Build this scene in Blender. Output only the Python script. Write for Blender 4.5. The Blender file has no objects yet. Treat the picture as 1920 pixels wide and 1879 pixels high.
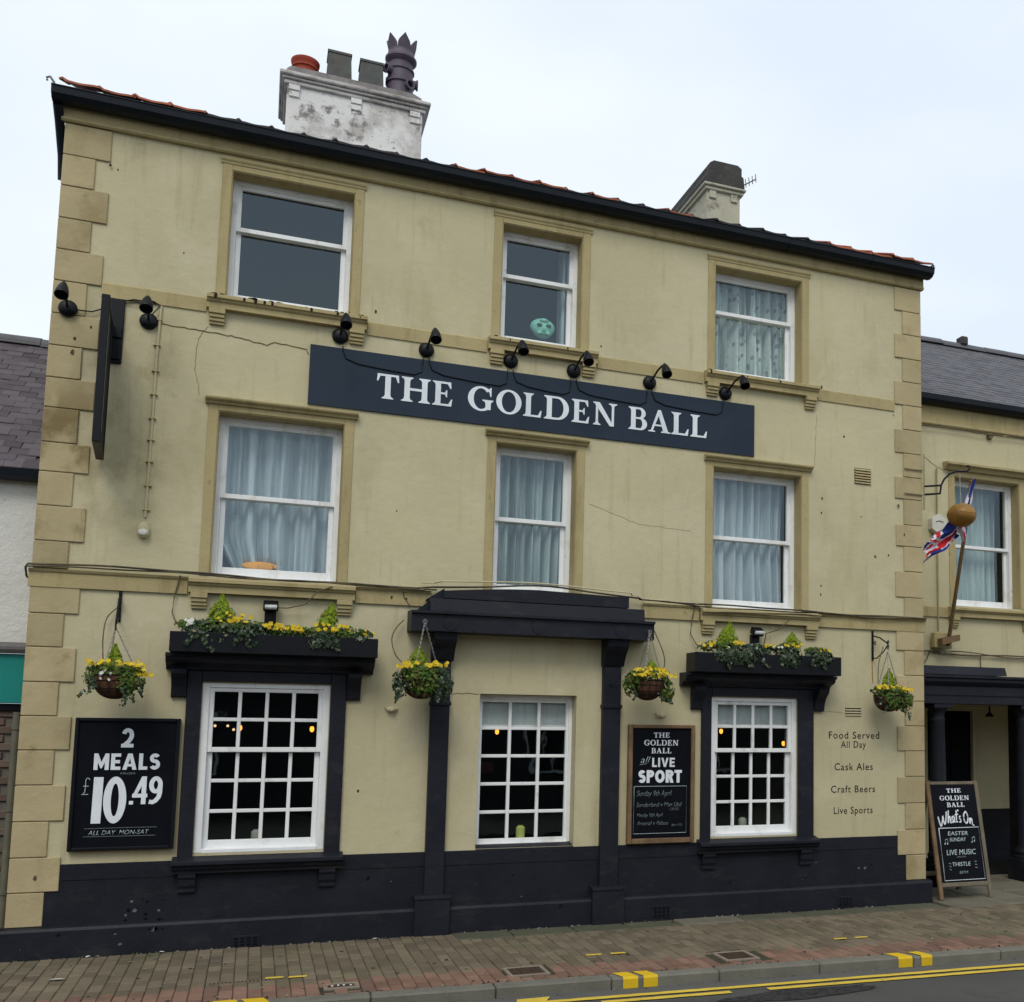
import bpy, bmesh, math, random
from mathutils import Vector, Matrix, noise as mnoise

# ------------------------------------------------------------------ camera, sky, sun, exposure
SC = bpy.context.scene
COL = SC.collection
R = math.radians
rnd = random.Random(7)

cam_d = bpy.data.cameras.new('camera')
cam = bpy.data.objects.new('camera', cam_d)
COL.objects.link(cam)
cam.matrix_world = Matrix(((0.923055, -0.049606, -0.381455, 1.82),
                           (-0.384479, -0.088017, -0.918928, -10.54),
                           (0.012010, 0.994883, -0.100317, 2.03),
                           (0, 0, 0, 1)))
cam_d.sensor_fit = 'HORIZONTAL'
cam_d.sensor_width = 36.0
cam_d.lens = 37.213
cam_d.shift_x = -0.18145
cam_d.shift_y = 0.11219
cam_d.clip_start = 0.05
cam_d.clip_end = 2000
SC.camera = cam

SUN_EL, SUN_AZ = R(48), R(203)          # high behind the photographer's left shoulder, veiled by cloud
world = bpy.data.worlds.new('World')
SC.world = world
world.use_nodes = True
wn, wl = world.node_tree.nodes, world.node_tree.links
wn.clear()
wo = wn.new('ShaderNodeOutputWorld')
bg = wn.new('ShaderNodeBackground')
bg.inputs['Strength'].default_value = 0.1
sky = wn.new('ShaderNodeTexSky')
sky.sky_type = 'NISHITA'
sky.sun_disc = False
sky.sun_elevation = SUN_EL
sky.sun_rotation = SUN_AZ
tc = wn.new('ShaderNodeTexCoord')
mp = wn.new('ShaderNodeMapping'); mp.inputs['Scale'].default_value = (1, 1, 2.2)
nz = wn.new('ShaderNodeTexNoise'); nz.inputs['Scale'].default_value = 2.3; nz.inputs['Detail'].default_value = 5
rp = wn.new('ShaderNodeValToRGB')
rp.color_ramp.elements[0].position = 0.33; rp.color_ramp.elements[0].color = (8.6, 9.6, 10.9, 1)
rp.color_ramp.elements[1].position = 0.66; rp.color_ramp.elements[1].color = (10.2, 10.9, 11.2, 1)
mx = wn.new('ShaderNodeMixRGB'); mx.inputs['Fac'].default_value = 0.9
wl.new(tc.outputs['Generated'], mp.inputs['Vector']); wl.new(mp.outputs['Vector'], nz.inputs['Vector'])
wl.new(nz.outputs['Fac'], rp.inputs['Fac']); wl.new(sky.outputs['Color'], mx.inputs['Color1'])
wl.new(rp.outputs['Color'], mx.inputs['Color2']); wl.new(mx.outputs['Color'], bg.inputs['Color'])
wl.new(bg.outputs['Background'], wo.inputs['Surface'])

sun_d = bpy.data.lights.new('sun', 'SUN')
sun_d.energy = 1.45
sun_d.angle = R(25)
sun_d.color = (1.0, 0.95, 0.86)
sun = bpy.data.objects.new('sun', sun_d)
COL.objects.link(sun)
sun.rotation_euler = (R(90) - SUN_EL, 0, R(180) - SUN_AZ + R(0))
sun.location = (-4, -20, 25)

SC.view_settings.view_transform = 'Standard'
SC.view_settings.look = 'None'
SC.view_settings.exposure = 0.0
SC.view_settings.gamma = 1.0
SC.view_settings.use_curve_mapping = False
SC.cycles.max_bounces = 8
SC.cycles.transparent_max_bounces = 16

# ------------------------------------------------------------------ materials
def new_mat(name):
    m = bpy.data.materials.new(name)
    m.use_nodes = True
    nt = m.node_tree
    return m, nt.nodes, nt.links, nt.nodes['Principled BSDF']

def pos_noise(N, L, scale, detail=4, vscale=None, rough=.55):
    g = N.new('ShaderNodeNewGeometry')
    n = N.new('ShaderNodeTexNoise')
    n.inputs['Scale'].default_value = scale
    n.inputs['Detail'].default_value = detail
    n.inputs['Roughness'].default_value = rough
    if vscale:
        mpn = N.new('ShaderNodeMapping'); mpn.inputs['Scale'].default_value = vscale
        L.new(g.outputs['Position'], mpn.inputs['Vector']); L.new(mpn.outputs['Vector'], n.inputs['Vector'])
    else:
        L.new(g.outputs['Position'], n.inputs['Vector'])
    return n

def ramp(N, L, src, p0, p1, c0=(0, 0, 0, 1), c1=(1, 1, 1, 1)):
    r = N.new('ShaderNodeValToRGB')
    r.color_ramp.elements[0].position = p0; r.color_ramp.elements[0].color = c0
    r.color_ramp.elements[1].position = p1; r.color_ramp.elements[1].color = c1
    L.new(src, r.inputs['Fac'])
    return r

def mixc(N, L, fac, c1, c2, mode='MIX'):
    m = N.new('ShaderNodeMixRGB'); m.blend_type = mode
    for i, c in ((0, fac), (1, c1), (2, c2)):
        if hasattr(c, 'is_linked') or hasattr(c, 'links'):
            L.new(c, m.inputs[i])
        elif i == 0:
            m.inputs[0].default_value = c
        else:
            m.inputs[i].default_value = (*c, 1) if len(c) == 3 else c
    return m.outputs['Color']

def paint(name, base, rough=.7, var=.12, vscale=1.3, stains=(), bump=(), rand=0.0, rand_to=None, spec=.3, metal=0.0, island=False):
    """Procedural paint: base colour with broad variation, stains [(colour, noise scale, stretch, lo, hi, amount)], relief [(scale, strength)]."""
    m, N, L, P = new_mat(name)
    n0 = pos_noise(N, L, vscale, 5)
    f = ramp(N, L, n0.outputs['Fac'], .3, .7)
    dark = tuple(c * (1 - var) for c in base); light = tuple(min(1, c * (1 + var)) for c in base)
    col = mixc(N, L, f.outputs['Color'], dark, light)
    if rand or rand_to:
        if island:
            g = N.new('ShaderNodeNewGeometry'); rs = g.outputs['Random Per Island']
        else:
            oi = N.new('ShaderNodeObjectInfo'); rs = oi.outputs['Random']
        if rand_to:
            rr = N.new('ShaderNodeValToRGB')
            els = rr.color_ramp.elements
            els[0].position = 0; els[0].color = (*rand_to[0], 1)
            els[1].position = 1; els[1].color = (*rand_to[-1], 1)
            for i, c in enumerate(rand_to[1:-1]):
                e = els.new((i + 1) / (len(rand_to) - 1)); e.color = (*c, 1)
            L.new(rs, rr.inputs['Fac'])
            col = mixc(N, L, .85, col, rr.outputs['Color'])
        if rand:
            hsv = N.new('ShaderNodeHueSaturation')
            mr = N.new('ShaderNodeMapRange')
            mr.inputs['To Min'].default_value = 1 - rand; mr.inputs['To Max'].default_value = 1 + rand
            L.new(rs, mr.inputs['Value']); L.new(mr.outputs['Result'], hsv.inputs['Value'])
            L.new(col, hsv.inputs['Color']); col = hsv.outputs['Color']
    for (sc, nsc, st, lo, hi, amt) in stains:
        ns = pos_noise(N, L, nsc, 6, st, .65)
        fr = ramp(N, L, ns.outputs['Fac'], lo, hi)
        mm = N.new('ShaderNodeMath'); mm.operation = 'MULTIPLY'; mm.inputs[1].default_value = amt
        L.new(fr.outputs['Color'], mm.inputs[0])
        col = mixc(N, L, mm.outputs[0], col, sc)
    L.new(col, P.inputs['Base Color'])
    P.inputs['Roughness'].default_value = rough
    P.inputs['Specular IOR Level'].default_value = spec
    P.inputs['Metallic'].default_value = metal
    prev = None
    for (bs, bst) in bump:
        nb = pos_noise(N, L, bs, 5)
        b = N.new('ShaderNodeBump'); b.inputs['Strength'].default_value = bst; b.inputs['Distance'].default_value = .02
        L.new(nb.outputs['Fac'], b.inputs['Height'])
        if prev: L.new(prev.outputs['Normal'], b.inputs['Normal'])
        prev = b
    if prev: L.new(prev.outputs['Normal'], P.inputs['Normal'])
    return m

M = {}
DIRT = (.075, .06, .03)
M['stucco'] = paint('stucco', (.490, .442, .280), .88, .07, .7,
    [((.56, .51, .35), .9, (1, 1, 1), .50, .60, .45), ((.36, .30, .16), 1.1, (1.6, 1, .55), .54, .72, .45), ((.25, .205, .105), 3.2, (2.8, 1, .24), .56, .76, .38), (DIRT, 2.2, (1.2, 1, .8), .64, .78, .35), ((.055, .045, .025), 26, (1, 1, .6), .735, .76, .8)],
    [(3.2, .30), (11, .28), (75, .14)], spec=.15)
M['trim'] = paint('trim', (.385, .318, .165), .78, .09, 1.5,
    [((.19, .145, .06), 2.3, (2.5, 1, .45), .52, .70, .5), (DIRT, 7, (1, 1, 1), .62, .73, .5), ((.045, .035, .02), 30, (1, 1, 1), .705, .73, .8)], [(7, .2), (30, .2), (80, .1)], spec=.15)
M['quoin'] = paint('quoin', (.41, .338, .195), .85, .10, 2.0,
    [((.25, .19, .085), 1.5, (1, 1, .9), .53, .68, .6), (DIRT, 5, (1, 1, 1), .64, .74, .5), ((.05, .04, .025), 24, (1, 1, 1), .715, .735, .8)], [(5, .22), (16, .22), (80, .12)], rand=.09, spec=.15)
M['navy'] = paint('navy', (.0125, .0138, .0205), .5, .22, 2.4, [((.045, .046, .05), 5, (1, 1, 1), .60, .78, .4), ((.003, .003, .004), 9, (1, 1, 1), .66, .70, .85), ((.13, .135, .14), 30, (1, 1, 1), .715, .74, .75), ((.055, .05, .042), 2.2, (1, 1, 2.5), .56, .74, .35)], [(50, .16), (7, .22)], spec=.2)
M['signnavy'] = paint('sign_navy', (.018, .030, .048), .6, .10, 2, [((.035, .045, .06), 4, (3, 1, .6), .6, .8, .3)], [(60, .05)], spec=.2)
M['board'] = paint('board_black', (.0035, .0042, .0075), .55, .2, 4, [((.010, .012, .017), 5, (1, 1, 2), .58, .8, .5)], spec=.1)
M['white'] = paint('white_gloss', (.79, .80, .80), .45, .04, 4, [((.45, .42, .34), 5, (1, 1, .6), .54, .72, .55), ((.33, .29, .2), 9, (1, 1, .5), .64, .73, .6), ((.12, .1, .08), 18, (1, 1, .5), .69, .725, .7)], [(30, .12), (8, .12)], spec=.35)
def local_stain(m, x_edge, width, zc, zh, col, scale, lo, hi, amt):
    """Weather stains that sit on one end of the wall."""
    N, L = m.node_tree.nodes, m.node_tree.links; P = N['Principled BSDF']
    src = P.inputs['Base Color'].links[0].from_socket
    g = N.new('ShaderNodeNewGeometry'); sx = N.new('ShaderNodeSeparateXYZ'); L.new(g.outputs['Position'], sx.inputs[0])
    mr = N.new('ShaderNodeMapRange'); mr.inputs['From Min'].default_value = x_edge; mr.inputs['From Max'].default_value = x_edge - width; L.new(sx.outputs['X'], mr.inputs['Value'])
    n = pos_noise(N, L, scale, 6, (1, 1, .8), .62); f = ramp(N, L, n.outputs['Fac'], lo, hi)
    m1 = N.new('ShaderNodeMath'); m1.operation = 'MULTIPLY'; L.new(mr.outputs['Result'], m1.inputs[0]); L.new(f.outputs['Color'], m1.inputs[1])
    d = N.new('ShaderNodeMath'); d.operation = 'SUBTRACT'; d.inputs[1].default_value = zc; L.new(sx.outputs['Z'], d.inputs[0])
    ab = N.new('ShaderNodeMath'); ab.operation = 'ABSOLUTE'; L.new(d.outputs[0], ab.inputs[0])
    mz = N.new('ShaderNodeMapRange'); mz.inputs['From Min'].default_value = zh; mz.inputs['From Max'].default_value = zh * .5; L.new(ab.outputs[0], mz.inputs['Value'])
    m3 = N.new('ShaderNodeMath'); m3.operation = 'MULTIPLY'; L.new(m1.outputs[0], m3.inputs[0]); L.new(mz.outputs['Result'], m3.inputs[1])
    m2 = N.new('ShaderNodeMath'); m2.operation = 'MULTIPLY'; m2.inputs[1].default_value = amt; L.new(m3.outputs[0], m2.inputs[0])
    L.new(mixc(N, L, m2.outputs[0], src, col), P.inputs['Base Color'])
local_stain(M['stucco'], 1.25, .5, 4.7, 1.3, (.16, .125, .05), 1.9, .47, .66, .6)
local_stain(M['quoin'], 1.0, .3, 4.1, 1.0, (.16, .115, .042), 2.3, .46, .60, .75)
M['letter'] = paint('letter_white', (.72, .76, .80), .6, .06, 6, [((.55, .6, .66), 9, (1, 1, 1), .55, .7, .5)])
M['chalk'] = paint('chalk', (.42, .50, .50), .9, .25, 60)
M['chalkdim'] = paint('chalk_dim', (.17, .21, .21), .9, .3, 70)
M['lettdark'] = paint('letter_dark', (.012, .011, .010), .7, .1, 5)
M['glass'], N, L, P = new_mat('glass')
N.remove(P)
tr = N.new('ShaderNodeBsdfTransparent'); tr.inputs['Color'].default_value = (.97, .985, .985, 1)
gl = N.new('ShaderNodeBsdfGlossy'); gl.inputs['Roughness'].default_value = .015; gl.inputs['Color'].default_value = (.74, .89, 1, 1)
lw = N.new('ShaderNodeLayerWeight'); lw.inputs['Blend'].default_value = .5     # same from both sides of the sheet
pw = N.new('ShaderNodeMath'); pw.operation = 'POWER'; pw.inputs[1].default_value = 5; L.new(lw.outputs['Facing'], pw.inputs[0])
fr = N.new('ShaderNodeMath'); fr.operation = 'MULTIPLY_ADD'; fr.inputs[1].default_value = .90; fr.inputs[2].default_value = .085; L.new(pw.outputs[0], fr.inputs[0])
bn = pos_noise(N, L, 2.6, 2)
bb = N.new('ShaderNodeBump'); bb.inputs['Strength'].default_value = .06; bb.inputs['Distance'].default_value = .02
L.new(bn.outputs['Fac'], bb.inputs['Height']); L.new(bb.outputs['Normal'], gl.inputs['Normal'])
ms = N.new('ShaderNodeMixShader')
L.new(fr.outputs[0], ms.inputs['Fac']); L.new(tr.outputs['BSDF'], ms.inputs[1]); L.new(gl.outputs['BSDF'], ms.inputs[2])
L.new(ms.outputs['Shader'], N['Material Output'].inputs['Surface'])
M['black'] = paint('black_metal', (.005, .0055, .008), .45, .2, 5, [((.016, .016, .018), 8, (1, 1, 1), .6, .75, .4)], spec=.2)
M['gutter'] = paint('gutter_black', (.007, .011, .017), .5, .2, 3, [((.022, .026, .03), 4, (1, 1, 1), .6, .75, .5)], [(20, .08)], spec=.22)
M['rust'] = paint('rust', (.10, .055, .03), .8, .3, 20)
M['clay'] = paint('clay', (.34, .10, .05), .8, .2, 6, [((.06, .045, .04), 9, (1, 1, 1), .56, .70, .75)], [(40, .2)], rand=.25)
M['claydark'] = paint('clay_dark', (.045, .042, .042), .85, .25, 6, [((.13, .06, .045), 7, (1, 1, 1), .58, .70, .5)], [(40, .2)], rand=.2)
M['clayred'] = paint('clay_red', (.33, .055, .03), .75, .15, 5, [((.12, .03, .025), 7, (1, 1, 1), .55, .7, .5)])
M['potgrey'] = paint('pot_grey', (.085, .09, .085), .85, .25, 6, [((.14, .08, .065), 4, (1, 1, 1), .52, .7, .6), ((.16, .17, .15), 14, (1, 1, 1), .6, .7, .4)], [(30, .3)])
M['potpurple'] = paint('pot_purple', (.085, .068, .095), .6, .2, 5, [((.13, .10, .14), 3, (2, 2, .5), .5, .7, .6)], [(20, .12)], spec=.4)
M['chimwhite'] = paint('chimney_white', (.70, .69, .67), .85, .06, 1.5,
    [((.34, .31, .28), 1.7, (1, 1, 1), .50, .62, .7), ((.12, .11, .10), 4.5, (1, 1, 1), .555, .64, .85), ((.06, .055, .05), 13, (1, 1, 1), .62, .68, .7), ((.5, .42, .35), 1.5, (1, 1, .6), .6, .75, .3)], [(14, .35), (60, .2)])
M['chimcap'] = paint('chimney_cap', (.24, .22, .215), .9, .2, 4, [((.10, .09, .085), 5, (1, 1, 1), .5, .66, .7)], [(25, .35)])
M['chimdark'] = paint('chimney_dark', (.052, .05, .047), .9, .25, 5, [((.12, .12, .10), 8, (1, 1, 1), .58, .7, .5)], [(25, .35)])
M['chimcream'] = paint('chimney_cream', (.42, .40, .31), .9, .1, 3, [((.12, .11, .08), 4.5, (1, 1, 1), .56, .68, .75)], [(14, .4)])
M['slate'] = paint('slate', (.09, .075, .088), .75, .15, 4, [((.05, .04, .045), 6, (1, 1, 1), .58, .72, .5)], [(40, .2)], rand_to=[(.052, .043, .050), (.088, .073, .084), (.112, .094, .106), (.075, .062, .073)])
M['slategrey'] = paint('slate_grey', (.105, .105, .12), .8, .12, 2, [((.06, .06, .065), 4, (1, 1, 1), .56, .72, .5)], [(40, .2)], rand_to=[(.075, .075, .085), (.12, .118, .13), (.10, .10, .115)], island=True)
M['render'] = paint('white_render', (.62, .61, .57), .9, .06, 2, [((.30, .27, .22), 2.5, (3, 1, .5), .62, .76, .5), ((.2, .17, .14), 11, (1, 1, 1), .68, .74, .5)], [(18, .5), (60, .25)])
M['teal'] = paint('teal_paint', (.006, .20, .175), .45, .06, 1.5)
M['ledge'] = paint('ledge_grey', (.13, .12, .12), .8, .2, 5)
M['brick'] = paint('brick_brown', (.12, .08, .06), .9, .15, 8, [], [(50, .3)], rand_to=[(.14, .09, .07), (.10, .07, .055), (.15, .11, .085), (.11, .065, .05)])
M['mortar'] = paint('mortar', (.13, .12, .10), .95, .15, 12)
M['pipe'] = paint('pipe_grey', (.12, .115, .085), .6, .15, 5)
M['wood'] = paint('frame_wood', (.17, .105, .055), .7, .25, 6, [((.08, .055, .035), 9, (4, 4, .5), .5, .68, .7), ((.30, .2, .1), 4, (1, 1, .4), .55, .7, .5)], [(60, .12)])
M['woodgrey'] = paint('weathered_wood', (.15, .125, .09), .75, .2, 6, [((.07, .055, .04), 9, (4, 4, .5), .52, .68, .7), ((.22, .12, .05), 3, (1, 1, .6), .58, .7, .6)], [(60, .12)])
M['pole'] = paint('pole_wood', (.17, .105, .05), .65, .25, 9, [], [(40, .1)])
M['gold'] = paint('gold_paint', (.27, .135, .018), .48, .25, 6, [((.13, .065, .014), 5, (1, 1, 2.5), .46, .66, .75), ((.06, .04, .02), 17, (1, 1, 1), .62, .70, .6)], [(14, .3), (40, .2)], spec=.45, metal=.25)
M['asphalt'] = paint('asphalt', (.078, .075, .070), .92, .12, 1.1, [((.035, .035, .035), 3, (1, 1, 1), .58, .72, .5), ((.12, .118, .11), 160, (1, 1, 1), .62, .7, .5)], [(160, .5), (40, .2)])
M['patch'] = paint('asphalt_patch', (.035, .033, .034), .95, .4, 14, [((.008, .008, .008), 22, (1, 1, 1), .5, .6, .8)], [(60, .9)])
M['channel'] = paint('channel', (.095, .093, .085), .92, .1, 3, [], [(120, .4)])
M['yellow'] = paint('road_yellow', (.62, .44, .055), .8, .10, 5, [((.22, .17, .06), 14, (1, 1, 1), .60, .70, .6), ((.07, .065, .06), 30, (1, 1, 1), .66, .71, .6)], [(90, .3)])
M['yellowkerb'] = paint('kerb_yellow', (.62, .41, .012), .7, .06, 6, [((.3, .22, .03), 16, (1, 1, 1), .64, .72, .5)], [(60, .2)])
M['paver'] = paint('paver_grey', (.145, .116, .078), .92, .12, 2.2,
    [((.085, .09, .045), 1.3, (1, 1, 1), .52, .70, .6), ((.06, .052, .042), 6, (1, 1, 1), .6, .74, .5)], [(90, .4)], rand=.24)
M['paverred'] = paint('paver_red', (.185, .108, .078), .92, .14, 3,
    [((.25, .15, .095), 2.5, (1, 1, 1), .5, .7, .6), ((.09, .065, .05), 7, (1, 1, 1), .6, .74, .5)], [(90, .4)], rand=.24)
M['joint'] = paint('joint_sand', (.045, .042, .026), .98, .3, 20)
M['flag'] = paint('flagstone', (.135, .122, .092), .92, .12, 2.5, [((.085, .082, .055), 2, (1, 1, 1), .52, .7, .6), ((.21, .195, .15), 5, (1, 1, 1), .6, .72, .5)], [(70, .35)], rand=.18)
M['flagmoss'] = paint('flagstone_moss', (.088, .087, .058), .93, .15, 4, [((.06, .068, .03), 5, (1, 1, 1), .5, .68, .6)], [(70, .4)], rand=.15)
M['kerb'] = paint('kerb_stone', (.150, .145, .118), .9, .12, 5, [((.09, .09, .08), 8, (1, 1, 1), .55, .7, .5)], [(80, .35)], rand=.08)
M['iron'] = paint('iron_cover', (.05, .03, .02), .8, .3, 14, [], [(60, .3)])
M['coverframe'] = paint('cover_frame', (.22, .18, .14), .9, .15, 10)
M['crackline'] = paint('crack_shade', (.22, .185, .105), .95, .3, 9)
M['mosschip'] = paint('chip_dark', (.05, .04, .024), .95, .3, 30)
M['moss'] = paint('moss', (.018, .017, .012), .98, .4, 30)
M['gumdark'] = paint('gum_dark', (.035, .032, .028), .8, .2, 20)
M['gumpale'] = paint('gum_pale', (.20, .19, .165), .8, .2, 20)
M['grit'] = paint('grit_green', (.07, .075, .035), .95, .4, 30)
M['litter'] = paint('litter_paper', (.6, .58, .52), .9, .1, 10)
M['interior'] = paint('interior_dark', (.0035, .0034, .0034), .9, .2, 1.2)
M['upinterior'] = paint('interior_upper', (.045, .05, .065), .9, .1, 1)
M['terracotta'] = paint('basket_coir', (.085, .038, .02), .95, .35, 14, [((.03, .02, .012), 18, (1, 1, 1), .5, .62, .7)], [(60, .6)])
M['soil'] = paint('soil', (.02, .016, .012), .95, .3, 20)
M['chain'] = paint('chain_steel', (.28, .28, .27), .45, .2, 20, metal=.6, spec=.5)
M['cable'] = paint('cable_dark', (.11, .09, .052), .75, .2, 3, [((.035, .03, .022), 1.6, (1, 1, 1), .48, .56, .9), ((.36, .31, .18), 2.4, (1, 1, 1), .60, .64, .8)])
M['cablecream'] = paint('cable_cream', (.30, .26, .14), .75, .15, 5)
M['alarm'] = paint('alarm_white', (.58, .57, .50), .6, .08, 8)
M['lampglass'] = paint('flood_glass', (.45, .46, .44), .25, .25, 14, spec=.6)
M['blue'] = paint('flag_blue', (.012, .028, .20), .85, .1, 10)
M['red'] = paint('flag_red', (.50, .012, .02), .85, .1, 10)
M['flagwhite'] = paint('flag_white', (.62, .58, .64), .85, .05, 8)
M['mask'] = paint('mask_green', (.18, .50, .38), .6, .12, 12)
M['maskeye'] = paint('mask_eye', (.015, .05, .04), .4, .1, 9)
M['plush'] = paint('plush_orange', (.72, .33, .04), .9, .15, 10, [((.06, .03, .015), 26, (1, 1, 1), .60, .64, .9)])
M['fur'] = paint('fur_brown', (.22, .16, .10), .95, .4, 20)
M['jar'] = paint('jar', (.16, .17, .13), .25, .1, 10, spec=.5)
M['candle'] = paint('candle', (.40, .46, .12), .6, .1, 10)
M['candlepale'] = paint('candle_pale', (.32, .34, .27), .6, .1, 10)
M['roomred'] = paint('picture_red', (.20, .05, .06), .7, .2, 5)
M['oppbrick'] = paint('street_stone', (.060, .058, .055), .9, .2, 2, [((.03, .03, .03), 14, (1, 1, 3), .5, .6, .6)], [(30, .3)])
M['oppglass'] = paint('street_glass', (.02, .022, .025), .1, .1, 3, spec=.6)

def net_mat(name, col, transp, lace=False):
    m, N, L, P = new_mat(name)
    N.remove(P)
    d = N.new('ShaderNodeBsdfDiffuse'); t = N.new('ShaderNodeBsdfTranslucent'); x = N.new('ShaderNodeBsdfTransparent')
    n = pos_noise(N, L, 6, 3, (3, 3, .5))
    f = ramp(N, L, n.outputs['Fac'], .3, .7)
    c = mixc(N, L, f.outputs['Color'], tuple(v * .8 for v in col), col)
    L.new(c, d.inputs['Color']); L.new(c, t.inputs['Color'])
    m1 = N.new('ShaderNodeMixShader'); m1.inputs['Fac'].default_value = .08
    L.new(d.outputs['BSDF'], m1.inputs[1]); L.new(t.outputs['BSDF'], m1.inputs[2])
    m2 = N.new('ShaderNodeMixShader')
    if lace:
        g = N.new('ShaderNodeNewGeometry')
        v = N.new('ShaderNodeTexVoronoi'); v.inputs['Scale'].default_value = 9.5
        v2 = N.new('ShaderNodeTexVoronoi'); v2.inputs['Scale'].default_value = 34
        L.new(g.outputs['Position'], v.inputs['Vector']); L.new(g.outputs['Position'], v2.inputs['Vector'])
        f1 = ramp(N, L, v.outputs['Distance'], .22, .36, (.62, .62, .62, 1), (.03, .03, .03, 1))
        f2 = ramp(N, L, v2.outputs['Distance'], .25, .45, (0, 0, 0, 1), (.16, .16, .16, 1))
        gn = pos_noise(N, L, 1, 2, (13, 1, .5)); f3 = ramp(N, L, gn.outputs['Fac'], .50, .62, (0, 0, 0, 1), (.6, .6, .6, 1))
        mm = N.new('ShaderNodeMath'); mm.operation = 'MAXIMUM'
        L.new(f1.outputs['Color'], mm.inputs[0]); L.new(f2.outputs['Color'], mm.inputs[1])
        m4 = N.new('ShaderNodeMath'); m4.operation = 'MAXIMUM'; L.new(mm.outputs[0], m4.inputs[0]); L.new(f3.outputs['Color'], m4.inputs[1])
        L.new(m4.outputs[0], m2.inputs['Fac'])
    elif transp > 0:
        gn = pos_noise(N, L, 1, 3, (15, 1, .55)); f3 = ramp(N, L, gn.outputs['Fac'], .42, .64, (.0, .0, .0, 1), (transp, transp, transp, 1))
        L.new(f3.outputs['Color'], m2.inputs['Fac'])
    else:
        m2.inputs['Fac'].default_value = transp
    L.new(m1.outputs['Shader'], m2.inputs[1]); L.new(x.outputs['BSDF'], m2.inputs[2])
    L.new(m2.outputs['Shader'], N['Material Output'].inputs['Surface'])
    return m
M['net'] = net_mat('net_curtain', (.52, .62, .66), .28)
M['netgreen'] = net_mat('net_curtain_green', (.44, .56, .56), .50)
M['lace'] = net_mat('lace_curtain', (.62, .74, .69), .1, True)
M['blind'] = net_mat('roller_blind', (.55, .61, .60), .0)

def leaf_mat(name, cols, trans=.25, rough=.6):
    m, N, L, P = new_mat(name)
    g = N.new('ShaderNodeNewGeometry')
    r = N.new('ShaderNodeValToRGB'); els = r.color_ramp.elements
    els[0].position = 0; els[0].color = (*cols[0], 1); els[1].position = 1; els[1].color = (*cols[-1], 1)
    for i, c in enumerate(cols[1:-1]):
        e = els.new((i + 1) / (len(cols) - 1)); e.color = (*c, 1)
    L.new(g.outputs['Random Per Island'], r.inputs['Fac'])
    L.new(r.outputs['Color'], P.inputs['Base Color'])
    P.inputs['Roughness'].default_value = rough
    P.inputs['Specular IOR Level'].default_value = .25
    t = N.new('ShaderNodeBsdfTranslucent'); L.new(r.outputs['Color'], t.inputs['Color'])
    mxs = N.new('ShaderNodeMixShader'); mxs.inputs['Fac'].default_value = trans
    L.new(P.outputs['BSDF'], mxs.inputs[1]); L.new(t.outputs['BSDF'], mxs.inputs[2])
    L.new(mxs.outputs['Shader'], N['Material Output'].inputs['Surface'])
    return m
M['leaf'] = leaf_mat('leaf_green', [(.03, .07, .010), (.07, .135, .018), (.04, .09, .014), (.15, .23, .03), (.05, .10, .016), (.12, .085, .025), (.09, .17, .02)])
M['ivy'] = leaf_mat('leaf_ivy', [(.018, .040, .018), (.035, .065, .028), (.02, .045, .02), (.10, .13, .085), (.03, .055, .022), (.24, .28, .20)])
M['lime'] = leaf_mat('leaf_lime', [(.17, .26, .012), (.28, .38, .02), (.36, .46, .04), (.22, .31, .014)], .4)
M['petal'] = leaf_mat('petal_yellow', [(.58, .42, .012), (.70, .55, .03), (.62, .38, .01), (.74, .62, .08)], .2)
M['petalwhite'] = leaf_mat('petal_white', [(.6, .6, .52), (.7, .7, .66)], .2)

def emit(name, col, s):
    m, N, L, P = new_mat(name)
    P.inputs['Base Color'].default_value = (*col, 1)
    P.inputs['Emission Color'].default_value = (*col, 1)
    P.inputs['Emission Strength'].default_value = s
    return m
M['bulb'] = emit('bulb_glow', (1.0, .34, .035), 2.6)
M['bulbpale'] = emit('bulb_glow_pale', (1.0, .62, .30), 1.2)

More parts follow.
